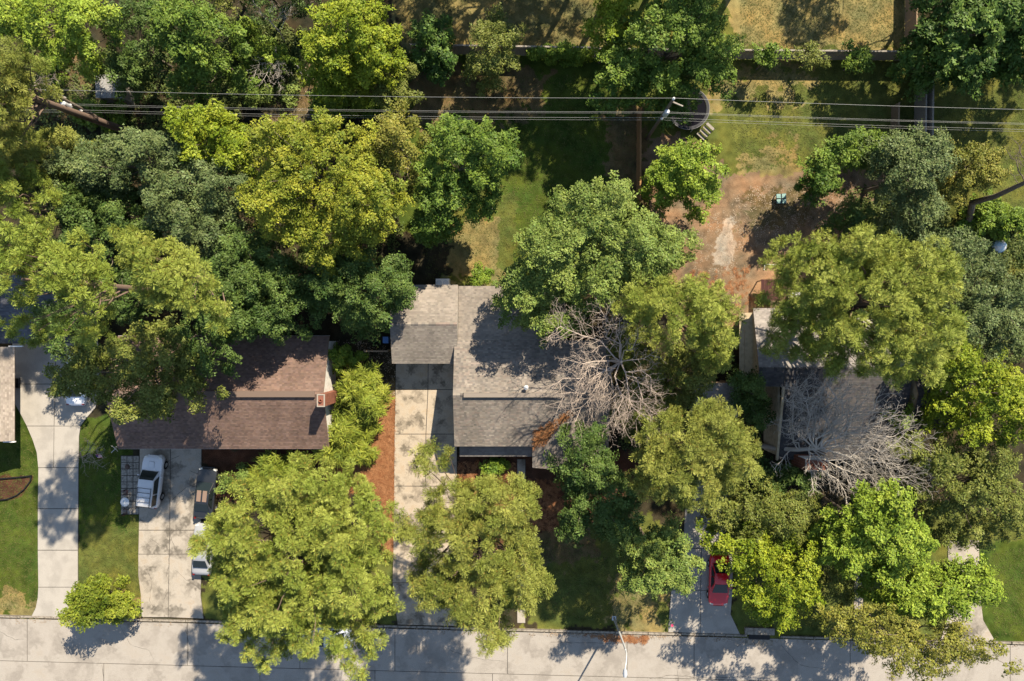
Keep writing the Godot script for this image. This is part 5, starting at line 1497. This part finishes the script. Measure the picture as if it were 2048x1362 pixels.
	mast.smooth = true
	mast.tube([Vector3(0.25, 0.0, -0.1), Vector3(0.25, 2.4, -0.1), Vector3(0.02, 2.68, 0)], [0.03, 0.03, 0.025], 6)
	part(sdh, "mast", mast.done(), M.galv)
	var lnb := MB.new()
	lnb.smooth = true
	lnb.tube([Vector3(0, 2.6, 0.1), tilt * Vector3(0, 0.5, 0.1) + Vector3(0, 2.7, 0.05)], [0.015, 0.03], 6)
	part(sdh, "feed_arm", lnb.done(), M.galv)
	# small flag by the dish
	var fb := P(208, 905, 0.0)
	var fg := thing("garden_flag", "small striped red, white and blue flag near the satellite dish", "flag", fb)
	var fpole := MB.new()
	fpole.smooth = true
	fpole.tube([Vector3(0, 0, 0), Vector3(0.1, 1.5, -0.05)], [0.02, 0.016], 6)
	part(fg, "pole", fpole.done(), M.white)
	for k in 7:
		var st2 := MB.new()
		var y0 := 1.42 - k * 0.045
		for j in 4:
			var xa := 0.1 + j * 0.12; var xb := 0.1 + (j + 1) * 0.12
			var za := -0.05 + k * 0.05 + 0.03 * sin(j * 1.6); var zb := -0.05 + k * 0.05 + 0.03 * sin((j + 1) * 1.6)
			st2.quad(Vector3(xa, y0, za), Vector3(xb, y0, zb), Vector3(xb, y0 - 0.045, zb + 0.05), Vector3(xa, y0 - 0.045, za + 0.05))
		part(fg, "stripe", st2.done(), mat(lin(0.45, 0.03, 0.04), 0.8) if k % 2 == 0 else M.white)
	part(fg, "canton", box_mesh(Vector3(0.2, 0.012, 0.2)), mat(lin(0.03, 0.05, 0.18), 0.8), Vector3(0.21, 1.37, 0.05))
	# paved sitting area furniture
	var tb := P(250, 1004, 0.75)
	var tab := thing("patio_table", "small round grey table on the pavers beside the white wagon", "table", Vector3(tb.x, 0.06, tb.z))
	var tt := MB.new()
	tt.lathe(Vector3(0, 0.7, 0), [[0.0, 0.0], [0.39, 0.0], [0.4, 0.02], [0.38, 0.035], [0.04, 0.035], [0.03, 0.02], [0.0, 0.02]], 24)
	part(tab, "table_top", tt.done(), M.galv)
	for k in 3:
		var lg := MB.new()
		var a := TAU * k / 3
		lg.smooth = true
		lg.tube([Vector3(0, 0.68, 0), Vector3(cos(a) * 0.12, 0.4, sin(a) * 0.12), Vector3(cos(a) * 0.3, 0.0, sin(a) * 0.3)], [0.02, 0.018, 0.018], 6)
		part(tab, "leg", lg.done(), M.black)
	for q in [[252, 985, 0.0, "dark metal patio chair above the round grey table"], [251, 1023, PI, "dark metal patio chair below the round grey table"]]:
		var cp := P(q[0], q[1], 0.4)
		var ch := thing("patio_chair", q[3], "chair", Vector3(cp.x, 0.06, cp.z), q[2], "patio chairs")
		var sm := MB.new()
		for k in 5:
			sm.box(Vector3(-0.18 + k * 0.09, 0.42, 0), Vector3(0.03, 0.02, 0.42))
		sm.box(Vector3(0, 0.41, 0.2), Vector3(0.46, 0.025, 0.03)); sm.box(Vector3(0, 0.41, -0.2), Vector3(0.46, 0.025, 0.03))
		part(ch, "seat", sm.done(), M.red_brown)
		var bm := MB.new()
		for k in 4:
			bm.box(Vector3(-0.16 + k * 0.107, 0.65, -0.24), Vector3(0.025, 0.4, 0.02))
		bm.box(Vector3(0, 0.86, -0.24), Vector3(0.46, 0.03, 0.03))
		part(ch, "backrest", bm.done(), M.red_brown)
		for lx in [-0.2, 0.2]:
			for lz in [-0.2, 0.2]:
				part(ch, "leg", box_mesh(Vector3(0.025, 0.42, 0.025)), M.black, Vector3(lx, 0.21, lz))
	var gp := P(257, 933, 0.5)
	var gl := thing("charcoal_grill", "small dark grill on legs on the pavers by the wagon's nose", "grill", Vector3(gp.x, 0.06, gp.z))
	var kt := MB.new()
	kt.lathe(Vector3(0, 0.62, 0), [[0.0, -0.2], [0.16, -0.14], [0.24, 0.0], [0.24, 0.02], [0.16, 0.14], [0.0, 0.2]], 14)
	part(gl, "kettle", kt.done(), mat(lin(0.09, 0.06, 0.05), 0.5))
	for k in 3:
		var a := TAU * k / 3
		var lg := MB.new()
		lg.tube([Vector3(cos(a) * 0.12, 0.55, sin(a) * 0.12), Vector3(cos(a) * 0.26, 0, sin(a) * 0.26)], [0.015, 0.015], 5)
		part(gl, "leg", lg.done(), M.black)
	# edging of the planting bed
	var ed := thing("bed_edging", "black curved edging strip round the planting bed on the side lawn", "edging", Vector3.ZERO)
	var eb := MB.new()
	var path := [[-40, 957], [0, 957], [40, 954], [64, 951], [62, 962], [50, 978], [35, 990], [15, 998], [-10, 1001], [-40, 1000]]
	for i in path.size() - 1:
		var a := G(path[i][0], path[i][1])
		var d := G(path[i + 1][0], path[i + 1][1])
		eb.box(Vector3((a.x + d.x) / 2, 0.07, (a.y + d.y) / 2), Vector3(a.distance_to(d) + 0.04, 0.16, 0.09), Basis(Vector3.UP, -atan2(d.y - a.y, d.x - a.x)))
	part(ed, "strip", eb.done(), M.black)
	# blue bin by the garage
	var bp := P(774, 680, 0.8)
	var bn := thing("wheelie_bin", "blue bin against the grey garage's side wall", "bin", Vector3(bp.x - 0.1, 0, bp.z))
	var bb := MB.new()
	bb.prism(PackedVector2Array([Vector2(-0.22, -0.28), Vector2(0.22, -0.28), Vector2(0.22, 0.28), Vector2(-0.22, 0.28)]), 0.06, 0.9, 0.03)
	part(bn, "bucket", bb.done(), M.blue)
	part(bn, "lid", box_mesh(Vector3(0.52, 0.06, 0.62), 0.02), M.blue, Vector3(0, 0.94, 0))
	for sgn in [-1.0, 1.0]:
		var wl := MB.new()
		wl.lathe(Vector3.ZERO, [[0.0, -0.03], [0.1, -0.03], [0.1, 0.03], [0.0, 0.03]], 12, Basis(Vector3.BACK, PI / 2))
		part(bn, "wheel", wl.done(), M.rubber, Vector3(sgn * 0.24, 0.1, 0.26))
	# pale blue dome in the east garden
	var dp := P(2003, 492, 0.4)
	var dm := thing("play_dome", "pale blue and white plastic dome among the east garden shrubs", "dome", Vector3(dp.x, 0, dp.z))
	for k in 6:
		var q := MB.new()
		q.smooth = false
		for i in 4:
			for j in 2:
				var a0 := TAU * (k + j / 2.0) / 6; var a1 := TAU * (k + (j + 1) / 2.0) / 6
				var e0 := PI / 2 * i / 4; var e1 := PI / 2 * (i + 1) / 4
				var sph = func(a, el): return Vector3(cos(a) * cos(el), sin(el) * 1.1, sin(a) * cos(el)) * 0.62
				q.quad(sph.call(a0, e0), sph.call(a0, e1), sph.call(a1, e1), sph.call(a1, e0))
		part(dm, "panel", q.done(), M.pale_blue if k % 2 else M.white)
	# white patio slab and maroon canopy near the great pine
	var wp := P(1600, 602, 0.0)
	var wn := thing("storage_box", "white storage box behind the tan-walled house under the great pine", "box", Vector3(wp.x, 0, wp.z))
	part(wn, "box_body", box_mesh(Vector3(2.2, 0.6, 1.4), 0.03), M.white, Vector3(0, 0.3, 0))
	part(wn, "lid", box_mesh(Vector3(2.3, 0.08, 1.5), 0.02), M.white, Vector3(0, 0.65, 0))
	var mp := P(1535, 580, 1.2)
	var mn := thing("lean_to", "dark maroon lean-to roof at the corner of the bare soil yard", "lean-to", Vector3(mp.x + 0.4, 0, mp.z))
	for k in 6:
		part(mn, "roof_board", box_mesh(Vector3(0.32, 0.03, 1.9), 0.006), M.red_brown, Vector3(-0.83 + k * 0.333, 1.25, 0))
	for q in [[-0.9, -0.85], [0.9, -0.85], [-0.9, 0.85], [0.9, 0.85]]:
		part(mn, "post", box_mesh(Vector3(0.08, 1.22, 0.08)), M.wood, Vector3(q[0], 0.61, q[1]))
	var wpipe := P(1530, 530, 0.0)
	var pp := thing("bent_pipe", "bent white pipe lying on the soil beside the great pine", "pipe", Vector3(wpipe.x, 0, wpipe.z))
	var pm := MB.new()
	pm.smooth = true
	pm.tube([P(1528, 540, 0.05) - wpipe, P(1530, 528, 0.05) - wpipe, P(1550, 530, 0.05) - wpipe, P(1580, 526, 0.05) - wpipe], [0.05, 0.05, 0.05, 0.05], 7)
	part(pp, "tube", pm.done(), M.white)
	# small garden seat on the back lawn
	var gs := P(981, 420, 0.4)
	var gsn := thing("garden_stool", "tiny white garden stool on the sunny strip of back lawn", "stool", Vector3(gs.x, 0, gs.z))
	for k in 3:
		part(gsn, "slat", box_mesh(Vector3(0.5, 0.03, 0.13), 0.006), M.white, Vector3(0, 0.4, -0.15 + 0.15 * k))
	for q in [[-0.2, -0.18], [0.2, -0.18], [-0.2, 0.18], [0.2, 0.18]]:
		part(gsn, "leg", box_mesh(Vector3(0.04, 0.39, 0.04)), M.white, Vector3(q[0], 0.195, q[1]))
	# flowering stem at the kerb
	var fl := P(1338, 1243, 0.0)
	var rose := thing("rose_plant", "small plant with pink-red flower at the kerb by the pale driveway", "plant", fl)
	var stem := MB.new()
	stem.tube([Vector3(0, 0, 0), Vector3(0.05, 0.4, 0.02), Vector3(0.12, 0.7, 0.05)], [0.02, 0.015, 0.012], 5)
	stem.tube([Vector3(0, 0, 0), Vector3(-0.2, 0.3, 0.1)], [0.018, 0.01], 5)
	part(rose, "stem", stem.done(), mat(lin(0.06, 0.1, 0.03), 0.8))
	var fm := MB.new()
	for k in 9:
		var a := TAU * k / 9
		fm.tri(Vector3(0.12, 0.7, 0.05), Vector3(0.12 + cos(a) * 0.13, 0.76, 0.05 + sin(a) * 0.13), Vector3(0.12 + cos(a + 0.8) * 0.12, 0.72, 0.05 + sin(a + 0.8) * 0.12))
	part(rose, "flower", fm.done(), M.pink)
	for k in 7:
		var lf := MB.new()
		var a := TAU * k / 7
		var c := Vector3(cos(a) * 0.16, 0.25 + 0.05 * (k % 3), sin(a) * 0.16)
		lf.tri(c, c + Vector3(cos(a + 0.4), 0.2, sin(a + 0.4)) * 0.2, c + Vector3(cos(a - 0.4), 0.1, sin(a - 0.4)) * 0.2)
		part(rose, "leaf", lf.done(), mat(lin(0.06, 0.11, 0.02), 0.7))

# ------------------------------------------------------------------ scattered matter
func scatter(called: String, label: String, category: String, mesh: Mesh, m: Material, areas: Array, sd: int, ca: Color, cb: Color, s0: float, s1: float, lie := true) -> void:
	# areas: [count, [polygon px], height]
	var g := RandomNumberGenerator.new()
	g.seed = sd
	var tf: Array[Transform3D] = []
	var cl := PackedColorArray()
	for ar in areas:
		var poly := poly_px(ar[1])
		var lo := poly[0]
		var hi := poly[0]
		for p in poly:
			lo = lo.min(p)
			hi = hi.max(p)
		var n := 0
		var tries := 0
		while n < ar[0] and tries < int(ar[0]) * 12:
			tries += 1
			var p := Vector2(g.randf_range(lo.x, hi.x), g.randf_range(lo.y, hi.y))
			if not Geometry2D.is_point_in_polygon(p, poly):
				continue
			n += 1
			var b := Basis(Vector3.UP, g.randf() * TAU) * Basis(Vector3.RIGHT, g.randf_range(-0.25, 0.25) if lie else g.randf_range(-0.1, 0.1))
			tf.append(Transform3D(b * g.randf_range(s0, s1), Vector3(p.x, float(ar[2]), p.y)))
			var c := ca.lerp(cb, g.randf())
			cl.push_back(c)
	var mm := MultiMesh.new()
	mm.transform_format = MultiMesh.TRANSFORM_3D
	mm.use_colors = true
	mm.mesh = mesh
	mm.instance_count = tf.size()
	for i in tf.size():
		mm.set_instance_transform(i, tf[i])
		mm.set_instance_color(i, cl[i])
	var o := MultiMeshInstance3D.new()
	o.name = numbered(called)
	o.multimesh = mm
	o.material_override = m
	add_child(o)
	o.set_meta("kind", "stuff")
	o.set_meta("label", label)
	o.set_meta("category", category)

func roof_straw(mesh: Mesh) -> void:
	# needles washed into the valley between the front wing and the main roof
	var g := RandomNumberGenerator.new()
	g.seed = 91
	var tf: Array[Transform3D] = []
	for i in 420:
		var t := g.randf()
		var x := lerpf(1.85, 5.0, t) + g.randf_range(-0.5, 0.5) * (1.25 - t)
		var z := lerpf(8.75, 6.1, t) + g.randf_range(-0.55, 0.55) * (1.2 - t)
		if g.randf() < 0.3 * t:
			continue
		var ym := 3.0 + (9.15 - z) * 1.5 / 4.55
		var yw := 2.75 + (x - 1.78) * 1.4 / 3.28
		if x < 1.8:
			continue
		tf.append(Transform3D(Basis(Vector3.UP, g.randf() * TAU) * g.randf_range(0.7, 1.3), Vector3(x, maxf(ym, yw) + 0.03, z)))
	var mm := MultiMesh.new()
	mm.transform_format = MultiMesh.TRANSFORM_3D
	mm.use_colors = true
	mm.mesh = mesh
	mm.instance_count = tf.size()
	for i in tf.size():
		mm.set_instance_transform(i, tf[i])
		mm.set_instance_color(i, lin(0.3, 0.12, 0.045).lerp(lin(0.42, 0.22, 0.1), g.randf()))
	var o := MultiMeshInstance3D.new()
	o.name = numbered("pine_straw_litter")
	o.multimesh = mm
	o.material_override = M.litter
	add_child(o)
	o.set_meta("kind", "stuff")
	o.set_meta("label", "rusty pine straw caught in the valley of the grey roof")
	o.set_meta("category", "pine straw")

func make_scatter() -> void:
	var g := RandomNumberGenerator.new()
	g.seed = 77
	# heap of needles: a handful of thin strips
	var nd := MB.new()
	for k in 14:
		var a := g.randf() * TAU
		var at := Vector3(g.randf_range(-0.14, 0.14), g.randf_range(0.0, 0.05), g.randf_range(-0.14, 0.14))
		var d := Vector3(cos(a), g.randf_range(-0.15, 0.2), sin(a)) * 0.1
		var s := Vector3(-sin(a), 0, cos(a)) * 0.008
		nd.col = grey(g.randf_range(0.7, 1.2))
		nd.quad(at - d - s, at - d + s, at + d + s, at + d - s)
	roof_straw(nd.done())
	scatter("pine_straw_litter", "rust-brown pine straw littering the strip beside the stained driveway", "pine straw", nd.done(), M.litter, [
		[2600, [[736, 800], [788, 790], [786, 1110], [770, 1110], [735, 1000], [690, 940]], 0.0], [80, [[1170, 1269], [1300, 1272], [1290, 1284], [1190, 1281]], 0.04],
		[120, [[1370, 540], [1500, 530], [1500, 640], [1380, 640]], 0.0], [500, [[915, 925], [1030, 925], [1030, 1060], [930, 1040]], 0.0], [300, [[1055, 960], [1120, 960], [1130, 1060], [1055, 1060]], 0.0]], 78, lin(0.22, 0.085, 0.035), lin(0.38, 0.19, 0.09), 0.8, 1.6)
	# dry leaves and bits of bark
	var lf := MB.new()
	for k in 6:
		var a := g.randf() * TAU
		var at := Vector3(g.randf_range(-0.25, 0.25), g.randf_range(0.005, 0.03), g.randf_range(-0.25, 0.25))
		var d := Vector3(cos(a), 0.15, sin(a)) * 0.06
		var s := Vector3(-sin(a), 0.1, cos(a)) * 0.035
		lf.col = grey(g.randf_range(0.6, 1.3))
		lf.quad(at - d, at + s, at + d, at - s)
	scatter("dry_leaf_litter", "pale dry leaves and chips strewn over the bare soil yard", "leaf litter", lf.done(), M.litter, [
		[520, [[1470, 380], [1600, 360], [1640, 450], [1500, 500], [1430, 560]], 0.0], [200, [[1400, 420], [1480, 420], [1470, 560], [1380, 540]], 0.0], [240, [[1620, 380], [1720, 360], [1700, 470], [1620, 460]], 0.0],
		[260, [[560, 130], [690, 130], [650, 250], [520, 250]], 0.0], [160, [[80, 120], [190, 110], [180, 230], [60, 240]], 0.0], [300, [[655, 680], [790, 690], [790, 800], [680, 800]], 0.0], [260, [[0, 1237], [2048, 1291], [2048, 1296], [0, 1241]], 0.04], [200, [[1100, 1262], [1340, 1268], [1340, 1275], [1100, 1270]], 0.04], [150, [[1550, 950], [1670, 950], [1670, 1010], [1550, 1010]], 0.0]], 79, lin(0.22, 0.15, 0.09), lin(0.46, 0.38, 0.29), 0.45, 1.0)
	# turf tufts
	scatter("lawn_grass", "short tufted grass of the lawns", "grass", clump_mesh("grass"), M.leaf, [
		[2600, [[0, 830], [40, 840], [74, 920], [74, 1215], [0, 1222]], 0.02], [3200, [[162, 850], [238, 850], [240, 1032], [276, 1032], [280, 1225], [160, 1225]], 0.02],
		[9000, [[830, 150], [1275, 150], [1275, 420], [1000, 540], [850, 560]], 0.02], [5000, [[1060, 1080], [1335, 1050], [1335, 1240], [1055, 1240]], 0.02],
		[7000, [[1430, 125], [1840, 125], [1840, 330], [1480, 340]], 0.02], [5200, [[1480, -30], [1825, -30], [1825, 96], [1480, 96]], 0.02], [4000, [[800, -30], [1200, -30], [1200, 85], [800, 85]], 0.02],
		[3500, [[1875, 150], [2080, 150], [2080, 330], [1875, 330]], 0.02], [3000, [[1490, 1130], [1900, 1130], [1880, 1260], [1490, 1255]], 0.02], [1500, [[1975, 1110], [2080, 1080], [2080, 1275], [1990, 1275]], 0.02], [1600, [[1890, 340], [2060, 340], [2060, 470], [1900, 480]], 0.02]],
		80, lin(0.07, 0.1, 0.02), lin(0.16, 0.15, 0.05), 0.28, 0.55, false)
	# low plants under the trees
	scatter("undergrowth", "low leafy undergrowth on the wooded lots", "undergrowth", clump_mesh("mid"), M.leaf, [
		[900, [[60, 100], [480, 90], [480, 300], [60, 320]], 0.2], [500, [[440, 30], [620, 60], [600, 200], [440, 220]], 0.25], [700, [[200, 320], [800, 250], [800, 620], [250, 620]], 0.25],
		[420, [[1700, 380], [1900, 360], [1900, 520], [1720, 500]], 0.2], [500, [[1880, 450], [2060, 450], [2060, 720], [1900, 720]], 0.25], [420, [[1440, 1000], [1640, 980], [1640, 1090], [1480, 1100]], 0.15], [300, [[640, 100], [820, 100], [820, 230], [640, 230]], 0.2], [260, [[1280, 800], [1440, 830], [1400, 900], [1230, 900]], 0.2]],
		81, lin(0.05, 0.08, 0.018), lin(0.13, 0.16, 0.04), 0.6, 1.3)

# ------------------------------------------------------------------ scene
func _ready() -> void:
	var cam := Camera3D.new()
	cam.name = "camera"
	add_child(cam)
	cam.position = Vector3(0, H, 0)
	cam.rotation_degrees = Vector3(-90, 0, 0)
	cam.fov = 2.0 * rad_to_deg(atan(681.0 / S / H))
	cam.near = 0.5
	cam.far = 1500.0
	cam.current = true
	var env := Environment.new()
	env.background_mode = Environment.BG_SKY
	var sm := ProceduralSkyMaterial.new()
	sm.sky_top_color = Color(0.385, 0.46, 0.565)
	sm.sky_horizon_color = Color(0.65, 0.68, 0.72)
	sm.ground_horizon_color = Color(0.45, 0.48, 0.42)
	sm.ground_bottom_color = Color(0.25, 0.27, 0.2)
	sm.sun_angle_max = 20.0
	env.sky = Sky.new()
	env.sky.sky_material = sm
	env.tonemap_mode = Environment.TONE_MAPPER_LINEAR
	env.tonemap_exposure = 2.2
	env.sdfgi_enabled = true
	env.ssao_enabled = true
	env.ssil_enabled = true
	var we := WorldEnvironment.new()
	we.name = "world_environment"
	we.environment = env
	add_child(we)
	var sun := DirectionalLight3D.new()
	sun.name = "sun"
	sun.light_energy = 1.6
	sun.light_color = Color(1.0, 0.94, 0.84)
	sun.light_angular_distance = 0.55
	sun.shadow_enabled = true
	add_child(sun)
	sun.look_at_from_position(Vector3.ZERO, Vector3(SHX, -1.0, SHZ), Vector3.UP)

	make_materials()
	make_leaves()
	make_ground()
	make_street()
	make_drives()
	make_houses()
	make_fences()
	make_trees()
	make_bare_trees()
	make_cars()
	make_street_things()
	make_scatter()
